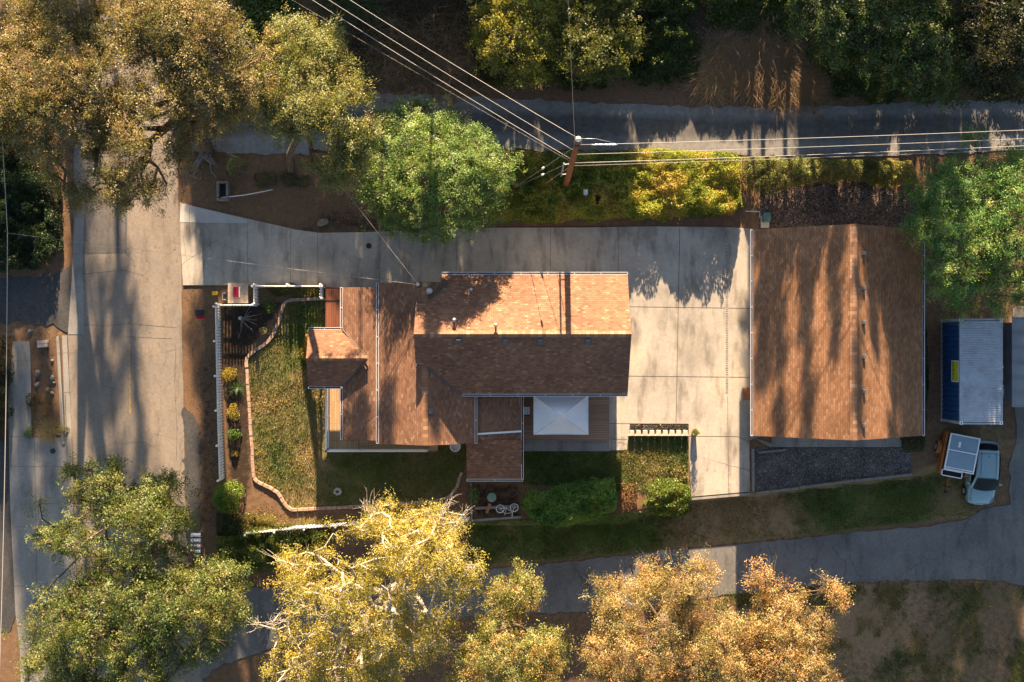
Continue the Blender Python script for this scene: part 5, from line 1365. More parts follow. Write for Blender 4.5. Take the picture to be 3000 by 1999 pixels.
# canopy on the back deck
gz = 2.25; ca = [W(1563, gz), W(1724, gz), V(1274, gz), my0 - .10]
gaz = empty('gazebo', ((ca[0] + ca[1]) / 2, (ca[2] + ca[3]) / 2, .4), 'white canvas canopy with a vented peak on the back deck', 'gazebo')
ctr = ((ca[0] + ca[1]) / 2, (ca[2] + ca[3]) / 2 ); mb = MB()
co = [(ca[0], ca[2]), (ca[1], ca[2]), (ca[1], ca[3]), (ca[0], ca[3])]
def cloth(mb, co, ctr, z0, z1, k0=0.0, n=8, sagk=.10):
    for i in range(4):
        a, b = co[i], co[(i + 1) % 4]; vs = []; fs = []
        for r_ in range(n + 1):
            t = r_ / n * (1 - k0)
            for c in range(n + 1):
                u = c / n; x = a[0] * (1 - u) + b[0] * u; y = a[1] * (1 - u) + b[1] * u
                z = z0 + (z1 - z0) * t - sagk * math.sin(math.pi * u) * (1 - t) * math.sin(math.pi * min(1, t * 1.0 + .12)) + .008 * math.sin(9 * u + 5 * t)
                vs.append((x * (1 - t) + ctr[0] * t, y * (1 - t) + ctr[1] * t, z))
        for r_ in range(n):
            for c in range(n): q = r_ * (n + 1) + c; fs.append((q, q + 1, q + n + 2, q + n + 1))
        mb.add(vs, fs)
        mb.add([(a[0], a[1], z0), (b[0], b[1], z0), (b[0], b[1], z0 - .22), (a[0], a[1], z0 - .22)], [(3, 2, 1, 0)])
cloth(mb, co, ctr, gz, 3.05, .12); can = mb.build('canopy', M['canvas'], gaz)
mb = MB(); f_ = .2; c2 = [(ctr[0] + (x - ctr[0]) * f_, ctr[1] + (y - ctr[1]) * f_) for x, y in co]; cloth(mb, c2, ctr, 3.03, 3.22, 0, 4, .02); mb.build('vent_cap', M['canvas'], can)
for (x, y) in co:
    mb = MB(); mb.tube([(x + (ctr[0] - x) * t, y + (ctr[1] - y) * t, gz + (3.05 - gz) * t + .012) for t in (0, .2, .4, .6, .8, .9)], .014, 5); mb.build('seam', M['galv'], can)
for x, y in co:
    mb = MB(); xx = x + (.08 if x == ca[0] else -.08); yy = y + (.08 if y == ca[2] else -.08); mb.box((xx, yy, .4 + .9), (.06, .06, 1.8)); mb.build('post', M['dark'], gaz)

# deck chair with a striped cushion
ch = empty('patio_chair', (W(1540, .8), V(1198, .8), .4), 'black patio chair with a grey and white striped cushion on the back deck', 'chair')
cx, cy = W(1540, .8), V(1203, .8); mb = MB(); mb.box((cx, cy, .84), (.55, .55, .04))
for sx in (-.26, .26):
    for sy in (-.26, .26): mb.box((cx + sx, cy + sy, .62), (.04, .04, .44))
    mb.box((cx + .0, cy + sx, 1.05), (.55, .05, .04)); mb.box((cx + .22, cy + sx, .95), (.04, .04, .22)); mb.box((cx - .25, cy + sx, 1.1), (.05, .05, .55))
mb.build('frame', M['dark'], ch); mb = MB()
for i in range(6): mb.box((cx - .2 + i * .08, cy, .89), (.079, .48, .07), mi=i % 2)
for i in range(5): mb.box((cx - .25, cy - .19 + i * .095, 1.15), (.07, .094, .42), mi=i % 2)
mb.build('cushion', [M['galv'], M['white']], ch)

# street side objects
def post_box(px, py, z, L, w, h, mat, label, name='mailbox', group=None, ax=(1, 0, 0), leg=True, parent_leg=None):
    g_ = G(px, py); o = empty(name, g_, label, 'mailbox', group); a = Vector(ax); s = Vector((-a.y, a.x, 0)); mb = MB()
    vs = []; fs = []; n = 9
    for t in (-.5, .5):
        c = g_ + a * L * t + Vector((0, 0, z)); vs += [c - s * w / 2, c - s * w / 2 + Vector((0, 0, h * .45))] + [c + s * (-math.cos(math.pi * i / n)) * w / 2 + Vector((0, 0, h * .45 + math.sin(math.pi * i / n) * h * .55)) for i in range(1, n)] + [c + s * w / 2 + Vector((0, 0, h * .45)), c + s * w / 2]
    m = len(vs) // 2
    fs = [(i, i + 1, m + i + 1, m + i) for i in range(m - 1)] + [tuple(range(m))[::-1], tuple(range(m, 2 * m)), (0, m, 2 * m - 1, m - 1)]
    mb.add(vs, fs); mb.build('box', M[mat], o)
    mb = MB(); c = g_ - a * L * .5 + Vector((0, 0, z + h * .45)); mb.box(c - a * .015, (.03 if abs(a.x) > .5 else w * .9, w * .9 if abs(a.x) > .5 else .03, h * .8)); mb.build('door', M[mat], o)
    if leg: mb = MB(); mb.box(g_ + Vector((0, 0, z / 2 - .1)), (.09, .09, z + .2)); mb.build('post', M['timber'], o)
    return o
MG = 'row of four white mailboxes by the street'
for i, lab in enumerate(('topmost white mailbox of the row by the street', 'second white mailbox from the top of the row by the street', 'third white mailbox of the row, beside a red flag', 'lowest white mailbox of the row, partly under oak leaves')):
    o = post_box(592, 1557 + i * 15.4, 1.05, .52, .2, .24, 'white', lab, 'mailbox', MG)
    if i == 2: mb = MB(); q = G(608, 1588); mb.box(q + Vector((0, 0, 1.2)), (.16, .03, .2)); mb.build('flag', M['red'], o)
post_box(602, 917, 1.05, .30, .52, .30, 'dark', 'black mailbox on a post above the street verge', 'mailbox', None, (0, 1, 0))
mb = MB(); q = G(602, 930); mb.box(q + Vector((0, 0, .95)), (.52, .24, .16)); nb = tag(mb.build('newspaper_box', M['red'], bevel=.03), 'flat red newspaper box just below the black mailbox', 'newspaper box')
tb_ = empty('table', G(698, 862), 'square tan table standing behind the picket fence by the driveway', 'table')
q = P(697, 859, .72); mb = MB()
for i in range(10): mb.box((q.x, q.y - .54 + i * .12, .70), (1.2, .118, .045))
mb.build('tabletop', M['pallet'], tb_, bevel=.006)
for sx in (-.5, .5):
    for sy in (-.5, .5): mb = MB(); mb.box((q.x + sx, q.y + sy, .33), (.09, .09, .7)); mb.build('leg', M['pallet'], tb_)
mb = MB(); qq = P(693, 856, .8)
for i in range(6): mb.box((qq.x - .17 + i * .068, qq.y, .775 + .012 * (i % 2)), (.066, .62, .10), mi=(1 if i in (3,) else 2 if i == 5 else 0))
tag(mb.build('folded_cloth', [M['crimson'], M['red'], M['white']], bevel=.02), 'crimson and white striped folded cloth lying on the tan table', 'cloth')
mb = MB(); q = G(631, 860); R_ = Matrix.Rotation(math.pi / 2, 4, 'Y'); mb.tube([q + Vector((-.14, 0, .14)), q + Vector((.12, 0, .14)), q + Vector((.17, 0, .14))], [.12, .12, .09], 14); tag(mb.build('yellow_barrel', M['yellow'], smooth_=False, bevel=.015), 'small yellow plastic drum lying on the dirt verge', 'drum')
mb = MB(); q = G(660, 869); mb.span(q.x - .1, q.x + .1, q.y - .22, q.y + .22, -.05, .30); mb.span(q.x - .06, q.x + .10, q.y - .16, q.y + .16, .28, .302, mi=1); tag(mb.build('concrete_box', [M['stone'], M['dark']]), 'small open concrete box beside the tan table', 'box')
# logs, stones, kerb stones by the driveway
lg = empty('log_planter', G(657, 565), 'short hollow grey log box on the dirt bank above the driveway', 'planter')
q = G(657, 562); mb = MB()
for sx, sy, wx, wy in ((-.28, 0, .14, 1.15), (.28, 0, .14, 1.15), (0, .52, .5, .14), (0, -.52, .5, .14)): mb.box((q.x + sx, q.y + sy, q.z + .18), (wx, wy, .5))
mb.build('log_sides', M['bark_g'], lg, bevel=.03); mb = MB(); mb.box((q.x, q.y, q.z + .05), (.42, .95, .1)); mb.build('soil', M['dark'], lg)
tube_obj('white_pipe', [G(652, 582) + Vector((0, 0, .35)), G(720, 574) + Vector((0, 0, .3)), G(800, 557) + Vector((0, 0, .12))], .03, M['white'], 'thin white pipe lying across the dirt bank', 'pipe')
def rock(px, py, r, label, mat='rock', group=None, flat=.6, name='rock', seed=0):
    bm = bmesh.new(); bmesh.ops.create_icosphere(bm, subdivisions=3, radius=1)
    rr = random.Random(seed + int(px * 7 + py)); ax = (rr.uniform(.8, 1.35), rr.uniform(.7, 1.1), flat)
    ph = [rr.uniform(0, 6) for _ in range(6)]
    for v in bm.verts:
        c = v.co; k = 1 + .16 * math.sin(2.3 * c.x + ph[0]) * math.cos(2.7 * c.y + ph[1]) + .10 * math.sin(4.5 * c.z + ph[2] + 3 * c.x) + .05 * math.sin(9 * c.y + ph[3])
        v.co = Vector((c.x * ax[0], c.y * ax[1], c.z * ax[2])) * k * r
    me = bpy.data.meshes.new(name); bm.to_mesh(me); bm.free(); me.materials.append(M[mat])
    o = bpy.data.objects.new(name, me); o.location = G(px, py, r * flat * .35); o.rotation_euler = (0, 0, rr.uniform(0, 6)); COL.objects.link(o)
    return tag(o, label, 'rock', group)
rock(945, 652, .28, 'pale rough boulder where the dirt bank meets the driveway')
rock(2145, 1310, .1, 'small rock by the path', 'stone') if False else None
RG = 'stones in the dry planting strip'
for i, (x, y, r, lab) in enumerate(((110, 1094, .22, 'biggest pale stone in the dry planting strip by the kerb'), (153, 1058, .12, 'small pale stone near the kerb, topmost in the planting strip'), (153, 1108, .15, 'round stone next to the kerb in the planting strip'), (108, 1128, .14, 'brown stone just below the biggest stone of the strip'), (158, 1122, .11, 'small stone close below the round kerb stone'), (140, 1142, .13, 'grey stone above the dry grass of the planting strip'), (152, 1152, .12, 'tan stone beside the kerb at the dry grass'), (88, 972, .16, 'dark flat stone on the dirt corner by the side road'))):
    rock(x, y, r, lab, 'rock', RG)
mb = MB(); q = G(128, 1013)
for i in range(2): mb.box((q.x, q.y + i * .22, q.z + .1), (.62, .2, .2), .08)
tag(mb.build('concrete_blocks', M['block'], bevel=.015), 'pair of pinkish blocks on the dark dirt of the planting strip', 'blocks')
mb = MB(); q = G(157, 1321); mb.lathe([(.16, 0), (.16, .115)], q, 16); tag(mb.build('drain_cover', M['dark']), 'small round black cover in the left pavement', 'drain cover')
mb = MB(); q = P(1081, 721); mb.lathe([(.17, .05), (.17, .078)], q, 18); tag(mb.build('manhole_cover', M['dark']), 'round dark cover set in the shaded driveway', 'manhole cover')
st_ = empty('garden_statue', G(990, 1440), 'small grey stone garden ornament on the shaded front lawn', 'ornament')
q = G(990, 1440); mb = MB()
for i in range(7):
    a = i / 7 * 6.28; mb.lathe([(.09, 0), (.11, .10), (.05, .2)], (q.x + .16 * math.cos(a), q.y + .14 * math.sin(a), q.z), 7)
mb.build('ring', M['stone'], st_); mb = MB(); mb.lathe([(.1, 0), (.08, .16), (.03, .2)], q, 8); mb.build('hollow', M['dark'], st_)
# utility corner
mb = MB(); q = G(1441, 1455); mb.lathe([(.24, -.05), (.24, .30)], q, 24, 1); mb.lathe([(.28, .30), (.28, .35), (.24, .38), (.02, .40)], q, 28); tag(mb.build('round_lid', [M['green_l'], M['green_m']]), 'round grey green lid on a riser in the shaded corner', 'lid')
mb = MB(); mb.bar(G(1436, 1474) + Vector((0, 0, .3)), G(1426, 1502) + Vector((0, 0, .16)), .17, .05); tag(mb.build('plank', M['plank'], bevel=.01), 'orange brown plank leaning below the round green lid', 'plank')
bk = empty('bicycle', G(1486, 1488), 'white bicycle lying on its side by the kerb', 'bicycle')
q = G(1486, 1487); BM_ = Matrix.Rotation(.08, 4, 'Z') @ Matrix.Rotation(math.radians(62), 4, 'X'); BM_.translation = q + Vector((0, 0, .30))
def bt(*p): return [BM_ @ Vector(a) for a in p]
for x in (-.42, .42):
    mb = MB(); mb.tube([BM_ @ Vector((x + .24 * math.cos(a / 16 * 2 * math.pi), 0, .24 * math.sin(a / 16 * 2 * math.pi))) for a in range(17)], .022, 6); 
    for a in range(6): mb.tube(bt((x, 0, 0), (x + .24 * math.cos(a), 0, .24 * math.sin(a))), .005, 4)
    mb.build('wheel', M['white'], bk)
mb = MB(); mb.tube(bt((-.42, 0, 0), (-.05, 0, -.02), (.3, 0, .30), (-.15, 0, .32), (-.05, 0, -.02)), .018, 6); mb.tube(bt((-.42, 0, 0), (-.15, 0, .32), (-.18, 0, .45)), .014, 6); mb.tube(bt((.42, 0, 0), (.29, 0, .33), (.27, 0, .48)), .016, 6); mb.build('frame', M['white'], bk)
mb = MB(); mb.tube(bt((.22, -.24, .52), (.27, -.1, .5), (.27, .1, .5), (.22, .24, .52)), .014, 6); mb.build('handlebar', M['white'], bk)
mb = MB(); mb.box((0, 0, 0), (.22, .13, .05), M4=BM_ @ Matrix.Translation((-.19, 0, .47))); mb.build('saddle', M['dark'], bk, bevel=.015)
# green utility cabinet and pipe at the garage corner
q = G(2240, 641); tc = empty('utility_cabinet', q, 'green utility cabinet on a pale base near the garage corner', 'utility cabinet')
mb = MB(); mb.box(q + Vector((0, .0, .35)), (.36, .48, .72)); mb.build('cabinet', M['green_m'], tc, bevel=.03); mb = MB(); mb.box(q + Vector((0, -.2, .04)), (.5, .7, .14)); mb.build('base', M['concrete_new'], tc); mb = MB(); mb.box(q + Vector((0, .02, .715)), (.40, .52, .03)); mb.build('lid', M['green_m'], tc)
tube_obj('white_pipe', [G(2180, 621) + Vector((0, 0, .3)), G(2222, 622) + Vector((0, 0, .3)), G(2223, 640) + Vector((0, 0, .3))], .025, M['white'], 'thin white bent pipe beside the green utility cabinet', 'pipe')
q = P(1716, 563, 1.75); mb = MB(); mb.box((q.x, q.y, 1.55), (.26, .32, .4)); mb.box((q.x, q.y, .7), (.06, .06, 1.5)); tag(mb.build('meter_box', M['galv'], bevel=.015), 'small pale meter box standing in the hedge below the pole', 'meter box')
mb = MB(); q = P(2188, 1154, .08); mb.box((q.x, q.y, .085), (.42, .75, .03)); tag(mb.build('door_mat', M['plank']), 'dark brown door mat on the concrete in front of the garage', 'door mat')
# potted topiary
q = P(2034, 1266, .3); q.z = .07; pt = empty('potted_plant', q, 'brown pot with a small leafy plant on the sunlit concrete', 'potted plant')
mb = MB(); mb.lathe([(.13, 0), (.19, .30), (.21, .42), (.21, .47), (.18, .47), (.17, .40), (.02, .40)], q, 18); mb.build('pot', M['terracotta'], pt, True)
rr = np.random.default_rng(3); pp = np.array(q) + rr.normal(size=(420, 3)) * np.array([.09, .09, .16]) + np.array([0, 0, .72]); leaves('foliage', pp, .07, [(.03, .06, .02), (.08, .14, .04), (.15, .2, .06)], rr.random(420), rr, pt)
tubes_np('stem', [(np.array(q) + np.array([0, 0, .38]), np.array(q) + np.array([0, 0, .8]), .015, .01)], M['bark'], pt)
# tub under the eave
q = G(1335, 1306); tbm = MB(); tbm.lathe([(.26, 0), (.30, .42), (.33, .44), (.33, .47), (.28, .47), (.26, .2), (.01, .2)], q, 22); tag(tbm.build('white_tub', M['white'], smooth_=False), 'round white tub half under the roof edge by the lawn', 'tub')
# gnarled dead stump by the oak
def stump(px, py, label, seed=5):
    r = np.random.default_rng(seed); b = np.array(G(px, py)); o = empty('dead_stump', Vector(b), label, 'stump'); segs = []
    for i in range(26):
        a = r.uniform(0, 6.28); L = r.uniform(.7, 2.3); p = b + np.array([0, 0, r.uniform(.2, .6)]); rad = r.uniform(.05, .14)
        for k in range(4):
            n_ = p + np.array([math.cos(a) * L / 4, math.sin(a) * L / 4, r.normal() * .12 + (.10 if k < 2 else -.10)]); a += r.normal() * .35
            segs.append((p, n_, rad * (1 - k * .2), rad * (1 - (k + 1) * .2))); p = n_
    tubes_np('roots', segs, M['bark_g'], o, 7); return o
stump(608, 438, 'gnarled grey dead stump with spreading roots under the big oak')
def driftwood(px, py, label):
    r = np.random.default_rng(9); b = np.array(G(px, py)); o = empty('driftwood', Vector(b), label, 'driftwood'); segs = []
    for i in range(16):
        a = r.uniform(-1.9, .9); L = r.uniform(.5, 1.3); p = b + np.array([0, 0, r.uniform(.05, .25)])
        for k in range(4):
            n_ = p + np.array([math.cos(a) * L / 4, math.sin(a) * L / 4, .04 if k < 2 else -.05]); a += r.normal() * .22
            segs.append((p, n_, .035 * (1 - k * .2), .035 * (1 - (k + 1) * .2))); p = n_
    tubes_np('branches', segs, M['bark_g'], o, 6)
    mb = MB(); mb.lathe([(.10, 0), (.14, .1), (.10, .22), (.02, .26)], Vector(b) + Vector((-.12, .05, .05)), 12); mb.build('stone_ball', M['galv'], o, True); return o
driftwood(712, 935, 'grey driftwood spray with a pale ball in the garden bed')

# ================================================================== TREES
OAK = [(0.09, 0.09, 0.035), (0.165, 0.14, 0.058), (0.26, 0.19, 0.09), (0.30, 0.165, 0.085)]
GREEN = [(0.05, 0.11, 0.025), (0.11, 0.18, 0.045), (0.20, 0.26, 0.085), (0.30, 0.32, 0.13)]
DARKG = [(0.018, 0.035, 0.010), (0.04, 0.07, 0.018), (0.08, 0.11, 0.028), (0.14, 0.15, 0.04)]
MIDG = [(0.045, 0.075, 0.02), (0.09, 0.12, 0.03), (0.16, 0.17, 0.045), (0.24, 0.20, 0.06)]
GOLD = [(0.18, 0.165, 0.035), (0.29, 0.235, 0.045), (0.40, 0.30, 0.06), (0.44, 0.26, 0.045)]
ORANGE = [(0.15, 0.145, 0.055), (0.265, 0.205, 0.09), (0.385, 0.24, 0.11), (0.44, 0.205, 0.10)]
YGREEN = [(0.10, 0.12, 0.015), (0.20, 0.20, 0.03), (0.30, 0.26, 0.04), (0.32, 0.22, 0.04)]
LOCUST = [(0.05, 0.13, 0.045), (0.10, 0.21, 0.06), (0.19, 0.28, 0.07), (0.33, 0.30, 0.08)]
TG = 'trees shading the lot'
tree('oak_tree', 'huge olive brown oak spreading over the street in the upper left corner', 'tree', (205, 410),
     [(-90, 110), (20, 90), (60, -60), (330, -70), (300, 60), (420, 60), (440, 200), (410, 340), (310, 440), (262, 590), (215, 600), (130, 500), (70, 420), (-90, 400)], 8.0, 12.5, OAK, 11, 270, .088, 470, .78, gaps=.34, trunk_r=.34, dead=.05)
tree('oak_tree', 'olive brown oak hanging over the street with dark green tips at its lower edge', 'tree', (605, 440),
     [(320, -70), (700, -70), (760, 60), (830, 160), (790, 260), (740, 330), (660, 380), (600, 385), (560, 410), (535, 470), (545, 545), (470, 550), (390, 620), (250, 590), (240, 480), (300, 330), (360, 180)], 8.0, 12.8, OAK, 12, 320, .088, 470, .78, gaps=.34, trunk_r=.42, dead=.06)
tree('oak_tree', 'thinner yellowish oak crown between the big oak and the round green tree', 'tree', (850, 500),
     [(740, 90), (880, 60), (960, 40), (1000, 110), (1060, 130), (1040, 210), (1090, 300), (1110, 350), (1075, 430), (1060, 540), (960, 560), (900, 460), (790, 450), (690, 350), (700, 220)], 7.6, 10.8, [(0.09, 0.11, 0.035), (0.16, 0.17, 0.055), (0.25, 0.225, 0.085), (0.28, 0.20, 0.085)], 13, 220, .09, 400, .72, gaps=.36, trunk_r=.2, dead=.05)
tree('green_tree', 'dense round light green tree standing between the back lane and the driveway', 'tree', (1300, 545),
     [(1062, 430), (1080, 345), (1130, 320), (1200, 295), (1310, 320), (1330, 370), (1420, 370), (1445, 415), (1505, 470), (1490, 560), (1440, 600), (1430, 670), (1280, 705), (1190, 690), (1110, 640), (1068, 570), (1058, 500)], 1.6, 7.2, GREEN, 14, 250, .09, 430, .72, gaps=.20, trunk_r=.2, fork=.3, shell=.85, tilt=.42)
tree('oak_tree', 'dark leafy oak standing over the left pavement in the lower left corner', 'tree', (470, 1590),
     [(270, 1360), (330, 1345), (400, 1395), (500, 1400), (535, 1480), (562, 1515), (556, 1570), (545, 1640), (610, 1655), (690, 1625), (740, 1720), (735, 1800), (650, 1850), (660, 1920), (520, 1960), (500, 2080), (80, 2080), (60, 1880), (90, 1800), (100, 1690), (150, 1640), (95, 1560), (110, 1440), (200, 1440), (205, 1365)], 3.5, 9.5, MIDG, 15, 390, .095, 420, .8, gaps=.24, trunk_r=.36)
tree('birch_tree', 'broad golden yellow tree with bare white branches at the bottom', 'tree', (1190, 1690),
     [(745, 1905), (830, 1850), (840, 1720), (810, 1690), (830, 1640), (900, 1605), (960, 1560), (1010, 1545), (1100, 1480), (1145, 1465), (1200, 1470), (1245, 1480), (1300, 1500), (1365, 1550), (1420, 1575), (1410, 1630), (1435, 1670), (1390, 1740), (1360, 1800), (1310, 1830), (1330, 1920), (1230, 1935), (1180, 1990), (1150, 2080), (790, 2080), (760, 1990), (800, 1940)], 4.0, 10.5, GOLD, 16, 330, .085, 320, .75, 'bark_w', gaps=.25, trunk_r=.3, twigs=4, dead=.06,
     dead_pts=[(1070, 1465, 7), (1085, 1500, 7.5), (1325, 1460, 7), (1310, 1490, 7.2), (1360, 1510, 7), (1340, 1530, 7), (750, 1828, 7.5), (800, 1822, 8), (815, 1640, 7), (1330, 1890, 6.5), (1320, 1910, 6)])
tree('autumn_tree', 'narrow green tree flecked with orange beside the golden tree at the bottom', 'tree', (1470, 1770),
     [(1460, 1685), (1520, 1650), (1565, 1680), (1580, 1730), (1555, 1790), (1535, 1830), (1600, 1850), (1680, 1830), (1650, 1880), (1640, 1990), (1620, 2080), (1290, 2080), (1330, 1930), (1370, 1850), (1430, 1810), (1440, 1730)], 3.0, 8.5, [(0.10, 0.15, 0.04), (0.20, 0.20, 0.06), (0.33, 0.235, 0.08), (0.42, 0.19, 0.08)], 17, 170, .09, 350, .72, gaps=.26, trunk_r=.2)
tree('autumn_tree', 'wide orange green tree over the lower lane, widest at the bottom middle', 'tree', (1940, 1800),
     [(1725, 1690), (1790, 1690), (1850, 1680), (1900, 1665), (1915, 1625), (1970, 1615), (2000, 1650), (2050, 1640), (2115, 1690), (2100, 1740), (2060, 1790), (2130, 1790), (2200, 1810), (2210, 1900), (2230, 2080), (1770, 2080), (1740, 1960), (1710, 1880), (1765, 1810), (1730, 1780), (1770, 1745)], 3.5, 9.5, ORANGE, 18, 280, .085, 380, .75, gaps=.31, trunk_r=.28, dead=.06)
tree('autumn_tree', 'bright orange tree with bare grey twigs at the right end of the bottom trees', 'tree', (2290, 1830),
     [(2210, 1685), (2250, 1660), (2300, 1700), (2320, 1740), (2380, 1700), (2420, 1665), (2440, 1700), (2500, 1715), (2490, 1750), (2440, 1790), (2430, 1850), (2400, 1880), (2440, 1960), (2450, 2080), (2180, 2080), (2200, 1900), (2170, 1830), (2215, 1780)], 3.2, 9.0, [(0.16, 0.145, 0.055), (0.28, 0.205, 0.09), (0.40, 0.225, 0.10), (0.47, 0.19, 0.09)], 19, 185, .088, 340, .72, gaps=.32, trunk_r=.24, dead=.16,
     dead_pts=[(2260, 1668, 6), (2400, 1730, 7), (2420, 1960, 6), (2330, 1900, 7), (2440, 1990, 5.5)])
tree('locust_tree', 'feathery bright green tree overhanging the right side of the garage', 'tree', (2745, 710),
     [(2650, 545), (2700, 510), (2790, 465), (2820, 390), (2870, 390), (2900, 440), (3080, 430), (3080, 930), (2960, 900), (2900, 930), (2860, 870), (2780, 955), (2740, 850), (2700, 740), (2645, 660), (2700, 610)], 2.8, 8.0, LOCUST, 20, 270, .10, 370, .75, gaps=.20, trunk_r=.24, up=.6, aspect=.42)
HG = 'bushes and trees on the bank above the lane'
tree('hill_tree', 'yellow green bushy tree with a patch of bare twigs above the lane', 'tree', (1490, 130),
     [(1400, -60), (1640, -60), (1645, 120), (1600, 230), (1520, 245), (1420, 195), (1380, 100)], 2.2, 5.2, YGREEN, 21, 120, .115, 260, .68, gaps=.15, trunk_r=.14, fork=.3, dead=.22, group=HG)
tree('hill_tree', 'dark green bushy tree right of the yellow green one above the lane', 'tree', (1720, 110),
     [(1640, -60), (1860, -60), (1875, 120), (1800, 215), (1690, 235), (1630, 150)], 2.2, 5.4, [(0.03, 0.05, 0.010), (0.07, 0.085, 0.015), (0.13, 0.13, 0.02), (0.18, 0.15, 0.025)], 22, 130, .115, 280, .68, gaps=.12, trunk_r=.14, fork=.3, group=HG)
tree('hill_tree', 'tall dark tree above the lane at the upper right, sunlit leaf tips on its left', 'tree', (2560, 90),
     [(2300, -60), (2640, -60), (2820, 20), (2830, 190), (2790, 325), (2720, 320), (2660, 260), (2560, 200), (2400, 150), (2310, 60)], 4.0, 8.5, DARKG, 23, 210, .125, 280, .8, gaps=.18, trunk_r=.25, group=HG)
tree('hill_tree', 'nearly black tree in the upper right corner', 'tree', (2860, 60),
     [(2820, -60), (3080, -60), (3080, 285), (2940, 290), (2850, 270), (2815, 150)], 4.0, 8.5, [(0.012, 0.02, 0.008), (0.025, 0.035, 0.012), (0.05, 0.05, 0.02), (0.08, 0.06, 0.03)], 24, 120, .125, 260, .8, gaps=.12, trunk_r=.25, group=HG)
tree('hill_tree', 'dark glossy green tree at the top edge beside the oak crown', 'tree', (790, 90),
     [(680, -60), (870, -60), (860, 60), (800, 130), (730, 130), (690, 50)], 1.8, 3.9, [(0.03, 0.06, 0.012), (0.06, 0.10, 0.02), (0.10, 0.15, 0.03), (0.14, 0.17, 0.04)], 25, 60, .14, 280, .7, gaps=.1, trunk_r=.16, group=HG)
# unseen trees added beyond the top edge, placed and shaped for their shadows
BG_ = 'unseen trees added to cast shade'
def shadow_tree(px, wy, z0, z1, w, d, seed, pal=DARKG, gaps=.15, n=110):
    wx = W(px); zt = (z0 + z1) / 2
    k = PX * (H - zt) / H; cxp = wx / k + 1500; cyp = 999.5 - wy / k; r = random.Random(seed)
    out = []
    for i in range(12):
        a = i / 12 * 2 * math.pi; rr_ = r.uniform(.8, 1.15); out.append((cxp + math.cos(a) * w / 2 / PX * rr_, cyp + math.sin(a) * d / 2 / PX * rr_))
    b = Vector((wx, wy, float(terrain(wx, wy))))
    return tree('hill_tree', 'unseen dark tree added beyond the top edge to cast shade', 'tree', b, out, z0, z1, pal, seed, n, .16, 190, .85, gaps=gaps, trunk_r=.22, group=BG_)
SHADOW_TREES = [(1130, 27.5, 3, 7.8, 6, 5), (1330, 29, 3, 7.8, 7, 5), (1560, 28, 3, 7.8, 7, 5), (1740, 29, 3, 7.8, 5, 5), (1990, 34, 3, 5.2, 8, 5), (2340, 27, 4, 10.2, 5, 4), (2570, 30, 4, 11.5, 6, 4), (2800, 27, 4, 11.0, 6, 5), (3050, 28, 4, 14, 7, 5), (960, 30, 3, 7.0, 7, 5), (625, 31, 3, 7.5, 5, 5), (800, 31, 3, 7.5, 7, 5), (262, 46, 4, 17.3, 5.0, 5), (-15, 44, 4, 17, 6, 5), (725, 31, 5, 8.5, 4.4, 3), (2740, 29, 3, 9, 3.2, 4)]
for i, a in enumerate(SHADOW_TREES): shadow_tree(*a, seed=100 + i, n=190 if a[0] < 400 else 70 if 2300 < a[0] < 2700 else 120, gaps=.06 if a[0] < 400 else .3 if 2300 < a[0] < 2700 else .15)
def shadow_spire(px, wy, z0, z1, w, seed):  # slim unseen caster, crown height set by where its shadow must fall
    r = np.random.default_rng(seed); wx = W(px); b = Vector((wx, wy, float(terrain(wx, wy))))
    o = empty('hill_tree', b, 'unseen slim tree added beyond the top edge to cast shadow streaks', 'tree', BG_); segs = [(np.array(b), np.array([wx, wy, z1]), .16, .03)]; LP = []
    for k in range(46):
        t = r.random() ** .8; z = z0 + (z1 - z0) * t; a = r.uniform(0, 6.283); L = w * .5 * (1 - t * .8) * r.uniform(.5, 1.2)
        e = np.array([wx + math.cos(a) * L, wy + math.sin(a) * L, z - L * .25]); segs.append((np.array([wx, wy, z]), e, .03, .01))
        tt = r.random((70, 1)); LP.append(np.array([wx, wy, z]) * (1 - tt) + e * tt + r.normal(size=(70, 3)) * np.array([.16, .16, .12]))
    tubes_np('trunk', segs, M['bark'], o); LP = np.concatenate(LP); leaves('crown', LP, .17, DARKG, r.random(len(LP)), r, o)
for i, a in enumerate(((1075, 31, 12.4, 14.4, 1.0), (1150, 28, 12.0, 13.9, 1.1), (1285, 29, 12.2, 13.6, 1.0), (2235, 27, 7, 13.6, 1.8), (2300, 29, 7, 15.4, 1.6), (2365, 27, 7, 13.4, 2.0), (2420, 31, 7, 15.8, 1.5), (2475, 28, 7, 13.2, 1.6), (2545, 26, 7, 14.8, 1.9), (2590, 28, 7, 15.2, 2.2), (2640, 27, 7, 15.6, 2.6), (2530, 24, 7, 11.2, 2.2), (2195, 30, 8, 12.8, 1.7), (600, 40, 10.5, 17, 3.0), (625, 42, 11, 17.5, 2.2))): shadow_spire(*a, seed=200 + i)

